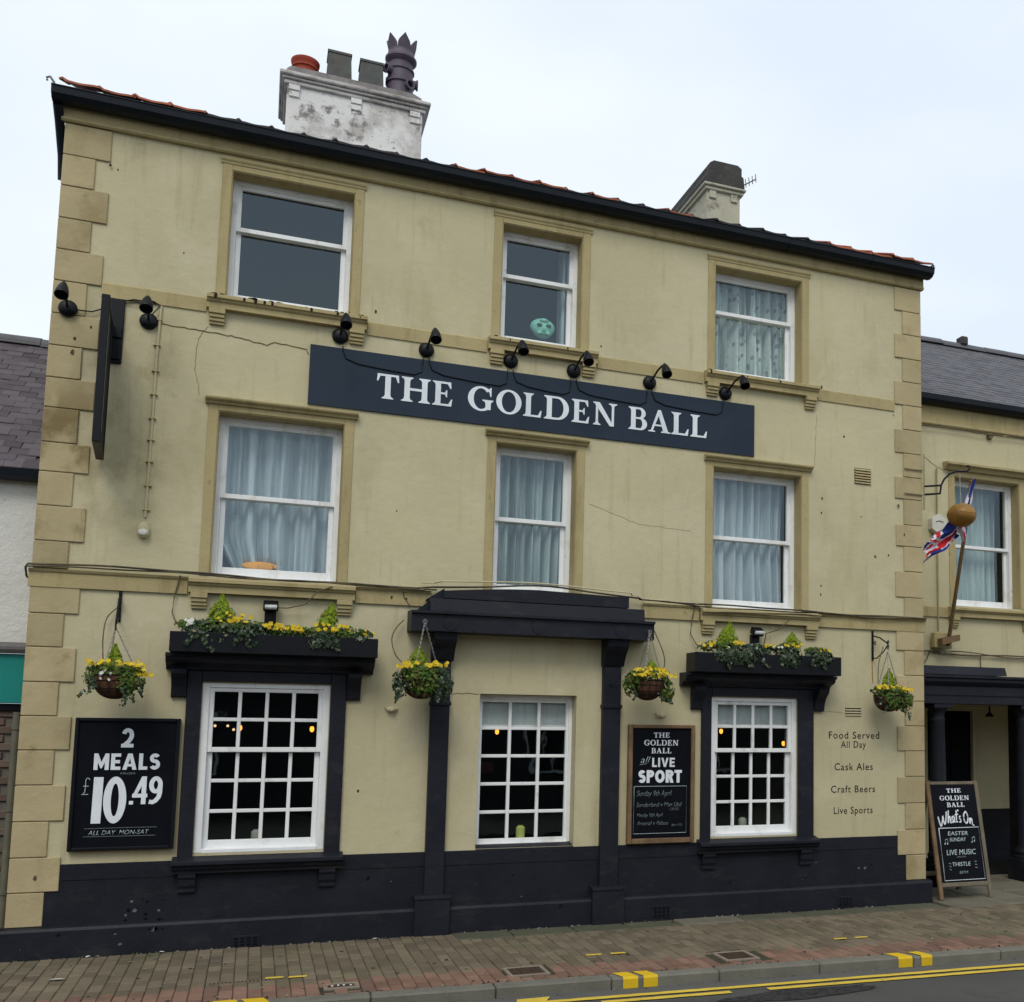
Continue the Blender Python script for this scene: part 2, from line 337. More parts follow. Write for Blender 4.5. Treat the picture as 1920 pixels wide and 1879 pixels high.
# ------------------------------------------------------------------ mesh builder
class MB:
    def __init__(s): s.v, s.f, s.m, s.sm = [], [], [], []
    def add(s, vs, fs, mi=0, smooth=False):
        o = len(s.v); s.v += [tuple(v) for v in vs]
        for f in fs: s.f.append(tuple(o + i for i in f)); s.m.append(mi); s.sm.append(smooth)
        return s
    def box(s, x0, x1, y0, y1, z0, z1, b=0.0, mi=0):
        lo, hi = (x0, y0, z0), (x1, y1, z1)
        if b <= 0:
            vs = [(x, y, z) for x in (x0, x1) for y in (y0, y1) for z in (z0, z1)]
            return s.add(vs, [(0, 1, 3, 2), (4, 6, 7, 5), (0, 4, 5, 1), (2, 3, 7, 6), (0, 2, 6, 4), (1, 5, 7, 3)], mi)
        b = min(b, .45 * min(x1 - x0, y1 - y0, z1 - z0))
        idx, vs = {}, []
        for sx in (0, 1):
            for sy in (0, 1):
                for sz in (0, 1):
                    c = (sx, sy, sz)
                    for a in range(3):
                        p = [(hi if c[k] else lo)[k] + (0 if k == a else (-b if c[k] else b)) for k in range(3)]
                        idx[c, a] = len(vs); vs.append(p)
        fs = []
        def key(a, sa, c, d, sc, sd):
            k = [0, 0, 0]; k[a] = sa; k[c] = sc; k[d] = sd; return tuple(k)
        for a in range(3):
            c, d = [k for k in range(3) if k != a]
            for sa in (0, 1):
                fs.append([idx[key(a, sa, c, d, *q), a] for q in ((0, 0), (1, 0), (1, 1), (0, 1))])
            # edges along axis a between faces c and d
            for sc in (0, 1):
                for sd in (0, 1):
                    k0, k1 = key(a, 0, c, d, sc, sd), key(a, 1, c, d, sc, sd)
                    fs.append([idx[k0, c], idx[k1, c], idx[k1, d], idx[k0, d]])
        for sx in (0, 1):
            for sy in (0, 1):
                for sz in (0, 1):
                    fs.append([idx[(sx, sy, sz), a] for a in range(3)])
        return s.add(vs, fs, mi)
    def prism(s, poly, axis, a0, a1, mi=0, smooth=False, caps=True):
        """Extrude a closed 2D polygon along an axis; axis 'x': poly (y,z); 'y': poly (x,z); 'z': poly (x,y)."""
        def p3(p, a):
            return {'x': (a, p[0], p[1]), 'y': (p[0], a, p[1]), 'z': (p[0], p[1], a)}[axis]
        n = len(poly)
        vs = [p3(p, a0) for p in poly] + [p3(p, a1) for p in poly]
        fs = [(i, (i + 1) % n, n + (i + 1) % n, n + i) for i in range(n)]
        s.add(vs, fs, mi, smooth)
        if caps:
            o = len(s.v) - 2 * n
            for f in (tuple(range(o, o + n)), tuple(range(o + n, o + 2 * n))):
                s.f.append(f); s.m.append(mi); s.sm.append(False)
        return s
    def tube(s, pts, r, n=8, mi=0, r1=None, closed=False):
        pts = [Vector(p) for p in pts]
        k = len(pts); rings = []
        up = Vector((0, 0, 1))
        for i, p in enumerate(pts):
            if closed: t = pts[(i + 1) % k] - pts[i - 1]
            else: t = pts[min(i + 1, k - 1)] - pts[max(i - 1, 0)]
            t.normalize()
            u = t.cross(up)
            if u.length < 1e-3: u = t.cross(Vector((1, 0, 0)))
            u.normalize(); w = t.cross(u).normalized()
            rr = r if r1 is None else r + (r1 - r) * i / max(1, k - 1)
            rings.append([p + (u * math.cos(2 * math.pi * j / n) + w * math.sin(2 * math.pi * j / n)) * rr for j in range(n)])
        vs = [q for ring in rings for q in ring]
        fs = []
        for i in range(k if closed else k - 1):
            a, b2 = i * n, ((i + 1) % k) * n
            for j in range(n): fs.append((a + j, a + (j + 1) % n, b2 + (j + 1) % n, b2 + j))
        s.add(vs, fs, mi, True)
        if not closed:
            o = len(s.v) - len(vs)
            s.f.append(tuple(range(o, o + n))); s.m.append(mi); s.sm.append(False)
            s.f.append(tuple(range(o + (k - 1) * n, o + k * n))); s.m.append(mi); s.sm.append(False)
        return s
    def lathe(s, prof, c=(0, 0, 0), n=20, mi=0, mat=None, sx=1, sy=1):
        """Revolve (radius, height) pairs about z through c, or about the z of a 4x4 matrix."""
        mat = mat or Matrix.Translation(c)
        vs = [mat @ Vector((r * sx * math.cos(2 * math.pi * j / n), r * sy * math.sin(2 * math.pi * j / n), z)) for r, z in prof for j in range(n)]
        fs = []
        for i in range(len(prof) - 1):
            for j in range(n): fs.append((i * n + j, i * n + (j + 1) % n, (i + 1) * n + (j + 1) % n, (i + 1) * n + j))
        s.add(vs, fs, mi, True)
        o = len(s.v) - len(vs)
        for i in (0, len(prof) - 1):
            if prof[i][0] > 1e-4:
                s.f.append(tuple(range(o + i * n, o + i * n + n))); s.m.append(mi); s.sm.append(False)
        return s
    def ball(s, c, rx, ry, rz, nu=20, nv=12, mi=0):
        prof = [(math.sin(math.pi * i / nv), -math.cos(math.pi * i / nv)) for i in range(nv + 1)]
        prof[0] = (1e-5, -1); prof[-1] = (1e-5, 1)
        mat = Matrix.Translation(c) @ Matrix.Diagonal((rx, ry, rz, 1))
        return s.lathe(prof, n=nu, mi=mi, mat=mat)
    def build(s, name, mats, parent=None, recalc=True, sharp=38, xf=None, kind=None):
        if not isinstance(mats, (list, tuple)): mats = [mats]
        me = bpy.data.meshes.new(name)
        o0 = Vector(wloc(parent)) if parent else Vector()
        vs = s.v
        if xf: vs = [tuple(xf(Vector(v))) for v in vs]
        me.from_pydata([tuple(Vector(v) - o0) for v in vs], [], s.f)
        me.polygons.foreach_set('material_index', s.m)
        me.polygons.foreach_set('use_smooth', s.sm)
        for m in mats: me.materials.append(m)
        if recalc:
            bm = bmesh.new(); bm.from_mesh(me)
            bmesh.ops.recalc_face_normals(bm, faces=bm.faces)
            bm.to_mesh(me); bm.free()
        me.update()
        if any(s.sm):
            try: me.set_sharp_from_angle(angle=R(sharp))
            except Exception: pass
        ob = bpy.data.objects.new(name, me)
        COL.objects.link(ob)
        if parent: ob.parent = parent
        if kind: ob['kind'] = kind
        return ob

def wloc(o):
    p = Vector()
    while o is not None:
        p += o.location; o = o.parent
    return p

def thing(name, label, cat, loc=(0, 0, 0), group=None):
    o = bpy.data.objects.new(name, None)
    COL.objects.link(o); o.location = loc; o.empty_display_size = .1
    o['label'] = label; o['category'] = cat
    if group: o['group'] = group
    return o

def tag(o, label, cat, group=None):
    o['label'] = label; o['category'] = cat
    if group: o['group'] = group
    return o

def piece(name, mesh, parent, loc, rot=None, scale=None):
    """One more object on shared mesh data."""
    o = bpy.data.objects.new(name, mesh); COL.objects.link(o)
    o.parent = parent
    o.location = Vector(loc) - wloc(parent)
    if rot: o.rotation_euler = rot
    if scale: o.scale = scale
    return o

def copy_tree(o, loc=None, parent=None):
    c = o.copy(); COL.objects.link(c)
    if parent: c.parent = parent
    if loc is not None: c.location = loc
    for ch in list(o.children): copy_tree(ch, None, c)
    return c

def strip_mesh(name, mb, mats):
    ob = mb.build(name, mats); me = ob.data
    bpy.data.objects.remove(ob); return me

# ------------------------------------------------------------------ lettering
def font_text(text, box, y, mat, parent, bold=0.0, shear=0.0, xf=None, depth=.0025, name='lettering', space=1.0):
    """Built-in font set into the box (x0,x1,z0,z1) on the plane y, standing depth proud."""
    cu = bpy.data.curves.new(name, 'FONT'); cu.body = text
    cu.size = 1; cu.offset = bold; cu.shear = shear; cu.resolution_u = 3; cu.space_character = space
    cu.align_x = 'CENTER'
    ob = bpy.data.objects.new(name, cu); COL.objects.link(ob)
    bpy.context.view_layer.update()
    dg = bpy.context.evaluated_depsgraph_get()
    me = bpy.data.meshes.new_from_object(ob.evaluated_get(dg))
    bpy.data.objects.remove(ob); bpy.data.curves.remove(cu)
    bm = bmesh.new(); bm.from_mesh(me); bpy.data.meshes.remove(me)
    bmesh.ops.remove_doubles(bm, verts=bm.verts, dist=1e-4)
    xs = [v.co.x for v in bm.verts]; zs = [v.co.y for v in bm.verts]
    a, b, c, d = min(xs), max(xs), min(zs), max(zs)
    x0, x1, z0, z1 = box
    for v in bm.verts:
        v.co = Vector((x0 + (v.co.x - a) / (b - a) * (x1 - x0), y - depth, z0 + (v.co.y - c) / (d - c) * (z1 - z0)))
    bmesh.ops.recalc_face_normals(bm, faces=bm.faces)
    for f in bm.faces:
        if f.normal.y > 0: f.normal_flip()
    r = bmesh.ops.extrude_face_region(bm, geom=list(bm.faces))
    for v in [g for g in r['geom'] if isinstance(g, bmesh.types.BMVert)]: v.co.y += depth * .9
    o0 = Vector(wloc(parent))
    for v in bm.verts:
        v.co = (xf(v.co) if xf else v.co) - o0
    bmesh.ops.recalc_face_normals(bm, faces=bm.faces)
    me = bpy.data.meshes.new(name); bm.to_mesh(me); bm.free()
    me.materials.append(mat)
    o = bpy.data.objects.new(name, me); COL.objects.link(o); o.parent = parent
    return o

class Serif:
    """Bold bracketed roman capitals drawn as overlapping strokes, each a hair deeper than the last."""
    S, T = .215, .085
    def __init__(s, y, depth): s.mb = MB(); s.y = y; s.d = depth; s.k = 0
    def poly(s, pts, fx):
        s.k += 1; d = s.d + .00025 * s.k
        s.mb.prism([fx(*p) for p in pts], 'y', s.y - d, s.y - .0003)
    def stem(s, c, fx, w=None, z0=0, z1=1, l=.115, r=.115, lt=None, rt=None):
        w = w or s.S; lt = l if lt is None else lt; rt = r if rt is None else rt
        h, t = w / 2, .055
        pts = [(c - h - l, z0), (c + h + r, z0), (c + h + r, z0 + t * .7)]
        if r: pts += [(c + h + .25 * r, z0 + t * 1.6), (c + h, z0 + t * 3)]
        else: pts += [(c + h, z0 + t)]
        if rt: pts += [(c + h, z1 - t * 3), (c + h + .25 * rt, z1 - t * 1.6)]
        pts += [(c + h + rt, z1 - t * .7), (c + h + rt, z1), (c - h - lt, z1), (c - h - lt, z1 - t * .7)]
        if lt: pts += [(c - h - .25 * lt, z1 - t * 1.6), (c - h, z1 - t * 3)]
        if l: pts += [(c - h, z0 + t * 3), (c - h - .25 * l, z0 + t * 1.6)]
        pts += [(c - h - l, z0 + t * .7)]
        s.poly(pts, fx)
    def rect(s, x0, x1, z0, z1, fx): s.poly([(x0, z0), (x1, z0), (x1, z1), (x0, z1)], fx)
    def ring(s, cx, cz, rx, rz, tx, tz, a0, a1, fx, n=28):
        s.k += 1; d = s.d + .00025 * s.k
        vs = []
        for i in range(n + 1):
            a = R(a0 + (a1 - a0) * i / n)
            for q in ((rx, rz), (rx - tx, rz - tz)):
                X, Z = fx(cx + q[0] * math.cos(a), cz + q[1] * math.sin(a))
                vs += [(X, s.y - d, Z), (X, s.y - .0003, Z)]
        fs = []
        for i in range(n):
            o, p = 4 * i, 4 * i + 4
            fs += [(o, p, p + 2, o + 2), (o, o + 1, p + 1, p), (o + 2, p + 2, p + 3, o + 3)]
        s.mb.add(vs, fs)
    def glyph(s, ch, x0, x1, z0, z1):
        S, T = s.S, s.T
        def mk(W): return lambda x, z: (x0 + x / W * (x1 - x0), z0 + z * (z1 - z0))
        if ch == 'T':
            fx = mk(.86); s.stem(.43, fx, lt=0, rt=0); s.rect(.02, .84, .915, 1, fx)
            s.poly([(0, .70), (.05, .70), (.13, .915), (.02, 1)], fx); s.poly([(.86, .70), (.81, .70), (.73, .915), (.84, 1)], fx)
        elif ch == 'H':
            fx = mk(1.12); s.stem(.22, fx); s.stem(.90, fx); s.rect(.3, .82, .46, .56, fx)
        elif ch in 'EL':
            fx = mk(.80); s.stem(.22, fx, r=0, rt=(0 if ch == 'E' else .115))
            s.rect(.22, .76, 0, .085, fx); s.poly([(.80, .30), (.755, .30), (.64, .085), (.76, 0)], fx)
            if ch == 'E':
                s.rect(.22, .72, .915, 1, fx); s.poly([(.75, .73), (.705, .73), (.6, .915), (.73, 1)], fx)
                s.rect(.28, .55, .47, .55, fx); s.poly([(.585, .36), (.55, .36), (.50, .47), (.50, .55), (.55, .66), (.585, .66)], fx)
        elif ch == 'O':
            fx = mk(1.06); s.ring(.53, .5, .53, .52, .23, .085, 0, 360, fx, 48)
        elif ch == 'G':
            fx = mk(1.02); s.ring(.53, .5, .53, .52, .23, .085, 42, 318, fx, 40)
            s.stem(.82, fx, z0=.06, z1=.47, l=0, r=0, lt=.13, rt=.10)
            s.poly([(.90, .62), (.945, .62), (.945, 1.0), (.91, 1.0), (.80, .86), (.86, .80)], fx)
        elif ch == 'D':
            fx = mk(1.06); s.stem(.22, fx, r=0, rt=0); s.rect(.25, .56, .915, 1, fx); s.rect(.25, .56, 0, .085, fx)
            s.ring(.55, .5, .51, .5, .23, .085, -90, 90, fx)
        elif ch == 'B':
            fx = mk(.86); s.stem(.22, fx, r=0, rt=0)
            for z in (.92, .485, 0): s.rect(.25, .52, z, z + .08, fx)
            s.ring(.50, .745, .29, .255, .19, .08, -90, 90, fx); s.ring(.52, .28, .34, .285, .22, .085, -90, 90, fx)
        elif ch == 'N':
            fx = mk(1.14); s.stem(.22, fx, w=.10, rt=0); s.stem(.94, fx, w=.10, l=0, r=0, lt=.14, rt=.14)
            s.poly([(.08, 1), (.34, 1), (.985, 0), (.80, 0), (.12, .93)], fx)
        elif ch == 'A':
            fx = mk(1.08)
            s.poly([(.46, 1.0), (.60, 1.0), (.97, .06), (1.08, .045), (1.08, 0), (.62, 0), (.62, .045), (.72, .07), (.505, .72)], fx)
            s.poly([(.46, 1.0), (.535, .82), (.22, .07), (.33, .045), (.33, 0), (0, 0), (0, .045), (.12, .07)], fx)
            s.rect(.27, .72, .27, .345, fx)

def serif_word(word, box, y, mat, parent, xf=None, depth=.003, widths=None, gap=.14):
    W = dict(T=.86, H=1.12, E=.8, L=.8, O=1.06, G=1.02, D=1.06, B=.86, N=1.14, A=1.08)
    tot = sum(W[c] for c in word) + gap * (len(word) - 1)
    x0, x1, z0, z1 = box
    k = (x1 - x0) / tot
    sf = Serif(y, depth); x = x0
    for c in word:
        sf.glyph(c, x, x + W[c] * k, z0, z1); x += (W[c] + gap) * k
    return sf.mb.build('lettering', mat, parent, xf=xf)

class Sans:
    """Heavy signwriter's capitals and figures: flat strokes of one weight, each a hair deeper than the last."""
    WID = dict(M=1.02, E=.66, A=.98, L=.60, S=.74, I=.26, V=.92, P=.76, O=.98, R=.80, T=.76)
    def __init__(s, y, depth): s.mb = MB(); s.y = y; s.d = depth; s.k = 0
    def poly(s, pts):
        s.k += 1; s.mb.prism(pts, 'y', s.y - s.d - .0002 * s.k, s.y - .0003)
    def ribbon(s, pts, w, closed=False):
        s.k += 1; d = s.d + .0002 * s.k; n = len(pts); vs = []
        for i in range(n):
            a = Vector(pts[i - 1] if (i or closed) else pts[i]); b = Vector(pts[(i + 1) % n] if (i < n - 1 or closed) else pts[i])
            t = (b - a).normalized(); nn = Vector((-t.y, t.x)) * w / 2; c = Vector(pts[i])
            for q in (c + nn, c - nn): vs += [(q.x, s.y - d, q.y), (q.x, s.y - .0003, q.y)]
        fs = []
        for i in range(n if closed else n - 1):
            o, p = 4 * i, 4 * ((i + 1) % n)
            fs += [(o, p, p + 2, o + 2), (o, o + 1, p + 1, p), (o + 2, p + 2, p + 3, o + 3)]
        if not closed: fs += [(0, 2, 3, 1), (4 * n - 4, 4 * n - 3, 4 * n - 1, 4 * n - 2)]
        s.mb.add(vs, fs)
    def curve(s, f, a0, a1, n=20): return [f(R(a0 + (a1 - a0) * i / n)) for i in range(n + 1)]
    def glyph(s, ch, x0, x1, z0, z1, w):
        W, H = x1 - x0, z1 - z0; h = w / 2
        def P(*uv): return [(x0 + u * W, z0 + v * H) for u, v in uv]
        def bar(u0, u1, za, zb): s.poly([(u0, za), (u1, za), (u1, zb), (u0, zb)])
        b = w * .92
        if ch in 'EL':
            bar(x0, x0 + w, z0, z1); bar(x0 + w * .9, x1, z0, z0 + b)
            if ch == 'E': bar(x0 + w * .9, x1, z1 - b, z1); bar(x0 + w * .9, x1 - W * .08, (z0 + z1) / 2 - b / 2, (z0 + z1) / 2 + b / 2)
        elif ch == 'I': bar((x0 + x1) / 2 - h, (x0 + x1) / 2 + h, z0, z1)
        elif ch == 'T': bar((x0 + x1) / 2 - h, (x0 + x1) / 2 + h, z0, z1 - b * .5); bar(x0, x1, z1 - b, z1)
        elif ch == 'M':
            bar(x0, x0 + w, z0, z1); bar(x1 - w, x1, z0, z1); m = (x0 + x1) / 2
            s.poly([(x0, z1), (x0 + w * .95, z1), (m + w * .15, z0 + H * .40), (m, z0 + H * .08), (m - w * .2, z0 + H * .12)])
            s.poly([(x1, z1), (x1 - w * .95, z1), (m - w * .15, z0 + H * .40), (m, z0 + H * .08), (m + w * .2, z0 + H * .12)])
        elif ch in 'AV':
            m = (x0 + x1) / 2; fl = (lambda z: z) if ch == 'A' else (lambda z: z0 + z1 - z)
            s.poly([(x0, fl(z0)), (x0 + w * 1.05, fl(z0)), (m + w * .18, fl(z1 - H * .12)), (m + w * .5, fl(z1)), (m - w * .55, fl(z1))])
            s.poly([(x1, fl(z0)), (x1 - w * 1.05, fl(z0)), (m - w * .18, fl(z1 - H * .12)), (m - w * .5, fl(z1)), (m + w * .55, fl(z1))])
            if ch == 'A': bar(x0 + W * .25, x1 - W * .25, z0 + H * .2, z0 + H * .2 + b * .8)
        elif ch == 'O':
            s.ribbon([((x0 + x1) / 2 + (W / 2 - h) * math.cos(a * math.pi / 24), (z0 + z1) / 2 + (H / 2 - h) * math.sin(a * math.pi / 24)) for a in range(48)], w, True)
        elif ch in 'PR':
            bar(x0, x0 + w, z0, z1); rz = H * .285; cz = z1 - rz
            rx = min(W * .5, rz * 1.15); cx = x1 - rx
            s.ribbon([(x0 + w * .8, z1 - h)] + s.curve(lambda a: (cx + (rx - h) * math.cos(a), cz + (rz - h) * math.sin(a)), 90, -90) + [(x0 + w * .8, cz - rz + h)], w)
            if ch == 'R': s.poly([(x0 + W * .38, z0 + H * .46), (x0 + W * .38 + w * 1.1, z0 + H * .46), (x1 + w * .05, z0), (x1 - w * 1.15, z0)])
        elif ch == 'S':
            rx = W / 2 - h; r1 = .235 * (H - w); r2 = .265 * (H - w); cx = (x0 + x1) / 2
            c1 = z1 - h - r1; c2 = z0 + h + r2
            up = s.curve(lambda a: (cx + rx * .94 * math.cos(a), c1 + r1 * math.sin(a)), 28, 262, 20)
            dn = s.curve(lambda a: (cx + rx * math.cos(a), c2 + r2 * math.sin(a)), 82, -152, 20)
            s.ribbon(up + dn, w)
        elif ch == '2':
            rx = W / 2 - h; rz = H * .29 - h * .3; cx = (x0 + x1) / 2; cz = z1 - h - rz
            s.ribbon(s.curve(lambda a: (cx + rx * math.cos(a), cz + rz * math.sin(a)), 165, -30, 18) + [(x0 + W * .62, z0 + H * .33), (x0 + w * .62, z0 + b * .5)], w)
            bar(x0, x1, z0, z0 + b)
        elif ch == '4':
            xs = x0 + W * .60
            bar(xs, xs + w, z0, z1); bar(x0, x1, z0 + H * .24, z0 + H * .24 + b)
            s.poly([(x0, z0 + H * .24 + b * .3), (x0 + w * .85, z0 + H * .24 + b * .5), (xs + w * .6, z1 - H * .16), (xs + w * .3, z1), (xs - w * .05, z1)])
        elif ch == '9':
            rx = W / 2 - h; rz = H * .31 - h; cx = (x0 + x1) / 2; cz = z1 - h - rz
            s.ribbon([(cx + rx * math.cos(a * math.pi / 18), cz + rz * math.sin(a * math.pi / 18)) for a in range(36)], w, True)
            s.ribbon([(x1 - h, cz), (x1 - h * 1.05, z0 + H * .42), (x1 - w * .75, z0 + H * .25), (x1 - w * 1.4, z0 + H * .12), (x0 + W * .30, z0 + h * .85), (x0 + W * .05, z0 + h * 1.2)], w)
        return s

def sans_word(word, box, y, mat, parent, w, gap=.13, depth=.0028):
    tot = sum(Sans.WID[c] for c in word) + gap * (len(word) - 1)
    x0, x1, z0, z1 = box; k = (x1 - x0) / tot; x = x0; sn = Sans(y, depth)
    for c in word: sn.glyph(c, x, x + Sans.WID[c] * k, z0, z1, w); x += (Sans.WID[c] + gap) * k
    return sn.mb.build('lettering', mat, parent)

def stroke(mb, pts, r, y, xf=None):
    mb.tube([(p[0], y, p[1]) for p in pts], r, 6)

# ------------------------------------------------------------------ ground, road, kerb, pavement
def structure(o): o['kind'] = 'structure'; return o

g = MB(); g.add([(-300, -300, -.30), (300, -300, -.30), (300, 300, -.30), (-300, 300, -.30)], [(0, 1, 2, 3)])
structure(g.build('ground', M['asphalt'], recalc=False))

KS = -0.047                                   # the kerb runs a few degrees off the house front
def kf(x): return -2.09 + KS * x              # kerb face
def kb(x): return kf(x) + .15                 # kerb back
RZ = -.09
road = MB()
road.prism([(-40, kf(-40) - .002), (60, kf(60) - .002), (60, kf(60) - 6.6), (-40, kf(-40) - 6.6)], 'z', -.28, RZ)
road_o = structure(road.build('road', M['asphalt']))
def road_strip(name, x0, x1, d0, d1, h, mat, ragged=0.0):
    n = max(2, int((x1 - x0) / .08)); rr = random.Random(int(x0 * 100))
    top, bot = [], []
    for i in range(n + 1):
        x = x0 + (x1 - x0) * i / n
        top.append((x, kf(x) - d0 + rr.uniform(-ragged, ragged), RZ + h)); bot.append((x, kf(x) - d1 + rr.uniform(-ragged, ragged), RZ + h))
    mb = MB(); mb.add(top + bot, [(i, n + 1 + i, n + 2 + i, i + 1) for i in range(n)])
    return mb.build(name, mat, road_o, recalc=False)
road_strip('channel', -8, 30, .0, .17, .004, M['channel'], .006)
road_strip('yellow_line', 3.82, 30, .185, .255, .008, M['yellow'], .004)
road_strip('yellow_line', 4.35, 5.40, .315, .385, .008, M['yellow'], .004)
road_strip('yellow_line', 5.72, 30, .315, .385, .008, M['yellow'], .004)
mb = MB(); mb.add([(3.76, kf(3.8) - .10, RZ + .012), (3.70, kf(3.8) - .42, RZ + .012), (3.86, kf(3.8) - .42, RZ + .012), (4.02, kf(3.8) - .10, RZ + .012)], [(0, 1, 2, 3)])
mb.build('yellow_line', M['yellow'], road_o, recalc=False)
mb = MB(); rr = random.Random(4); pts = []
for i in range(26):
    a = 2 * math.pi * i / 26
    pts.append((5.95 + .75 * math.cos(a) * rr.uniform(.75, 1.1), kf(5.9) - .56 + .15 * math.sin(a) * rr.uniform(.7, 1.1), RZ + .0055))
mb.add(pts, [tuple(range(26))]); mb.build('tar_patch', M['patch'], road_o, recalc=False)

kerb_o = bpy.data.objects.new('kerb', None); COL.objects.link(kerb_o); structure(kerb_o)
KL = .915
kjoints = [2.715 + KL * i for i in range(-7, 16)]
ks_mb = MB(); ks_mb.box(-.4545, .4545, -.075, .075, -.2, 0, .012)
ks_me = strip_mesh('kerb_stone', ks_mb, M['kerb'])
KR = math.atan(KS)
for xj in kjoints:
    xc = xj + KL / 2
    piece('kerb_stone', ks_me, kerb_o, (xc, kf(xc) + .075, rnd.uniform(-.003, .003)), (0, 0, KR + rnd.uniform(-.004, .004)))
for (a, b2) in ((1.68, 1.83), (1.87, 2.02), (4.63, 4.755), (4.80, 4.92), (7.13, 7.27), (7.36, 7.47), (-.8, -.65), (-.6, -.45)):
    mb = MB(); sk = -.04
    p = [(a + sk, kb(a) + .012), (b2 + sk, kb(b2) + .012), (b2, kf(b2) + .006), (a, kf(a) + .006)]
    mb.add([(x, y, .0065) for x, y in p] + [(b2, kf(b2) - .0065, -.012), (a, kf(a) - .0065, -.012), (b2, kf(b2) - .0065, RZ + .006), (a, kf(a) - .0065, RZ + .006)],
           [(0, 1, 2, 3), (3, 2, 4, 5), (5, 4, 6, 7)])
    mb.build('kerb_mark', M['yellowkerb'], kerb_o, recalc=False)

pv = MB()
pv.prism([(-14, 7), (-14, kb(-14) + .001), (40, kb(40) + .001), (40, 7)], 'z', -.28, -.012)
pave_o = structure(pv.build('pavement', M['joint']))
pmb = MB(); pmb.box(-.0482, .0482, -.0965, .0965, -.06, 0, .006)
p_grey = strip_mesh('paver', pmb, M['paver']); p_red = strip_mesh('paver', pmb, M['paverred'])
FLAGX = 9.22
blocks = []
covers = [(3.80, 4.13, -1.97, -1.66), (5.66, 5.98, -2.03, -1.70), (2.40, 2.66, -1.90, -1.74)]
for i in range(-22, 135):
    x = .02 + .1 * i
    y0 = -.10
    if 3.62 < x < FLAGX: y0 = -.415
    if x >= FLAGX: y0 = -.44
    off = .0 if i % 2 else .1
    y = y0 + off
    while y > kb(x):
        a, b2 = min(y, y0), max(y - .2, kb(x) + .004)
        y -= .2
        if a - b2 < .03: continue
        yc = (a + b2) / 2
        if any(c[0] - .05 < x < c[1] + .05 and c[2] - .04 < yc < c[3] + .04 for c in covers): continue
        red = yc < kb(x) + .43
        blocks.append((x, yc, (a - b2) / .2, red))
camp = Vector((1.82, -10.54, 2.03))
def inview(x): return -.1 < x < 9.9
blocks.sort(key=lambda q: (0 if inview(q[0]) else 1, (Vector((q[0], q[1], 0)) - camp).length))
single = [b for b in blocks[:300]]
for (x, y, s, red) in single:
    piece('paver', p_red if red else p_grey, pave_o, (x, y, rnd.uniform(-.004, .003)), (rnd.uniform(-.012, .012), rnd.uniform(-.012, .012), rnd.uniform(-.012, .012)), (1, s, 1))
for red, nm in ((False, 'grey_paving'), (True, 'red_paving')):
    mb = MB()
    for (x, y, s, rd) in blocks[300:]:
        if rd != red: continue
        h = rnd.uniform(-.004, .003)
        mb.box(x - .0482, x + .0482, y - .0965 * s, y + .0965 * s, -.05, h, .006)
    mb.build(nm, paint(nm, (.145, .116, .078) if not red else (.185, .108, .078), .92, .12, 2.2,
        [((.085, .09, .045), 1.3, (1, 1, 1), .52, .70, .6 if not red else .15), ((.06, .052, .042), 6, (1, 1, 1), .6, .74, .4)], [(90, .4)], rand=.24, island=True), pave_o, kind='stuff')
# flags along the wall and before the porch
fx = 3.64
while fx < 9.1:
    w = rnd.choice((.55, .62, .7)); x1 = min(fx + w, 9.2)
    mb = MB(); mb.box(fx + .006, x1 - .006, -.405, -.095, -.06, rnd.uniform(-.004, .004), .01)
    mb.build('flagstone', M['flag'] if 5.9 < fx + .1 < 6.5 else M['flagmoss'], pave_o); fx = x1
fx = 9.22
while fx < 13.5:
    y = -.43
    for d in (.80, .62, .6):
        mb = MB(); mb.box(fx + .006, fx + .634, y + .006, y + d - .006, -.06, rnd.uniform(-.004, .004), .008)
        mb.build('flagstone', M['flag'], pave_o); y += d
    fx += .64
for (xa, ya) in ((2.06, -1.40), (2.23, -1.425), (4.65, -1.44), (4.87, -1.45), (7.06, -1.545), (7.28, -1.555)):
    mb = MB(); mb.add([(xa - .07, ya - .022, .0055), (xa + .065, ya - .028, .0055), (xa + .075, ya + .022, .0055), (xa - .06, ya + .028, .0055)], [(0, 1, 2, 3)])
    mb.build('yellow_mark', M['yellow'], pave_o, recalc=False)
mb = MB(); mb.box(1.58, 2.1, -1.475, -1.425, -.02, .0035)
for i in range(18): mb.box(1.60 + i * .028, 1.612 + i * .028, -1.463, -1.437, .0035, .005, 0, 1)
mb.build('drain_slot', [M['paver'], M['board']], pave_o)

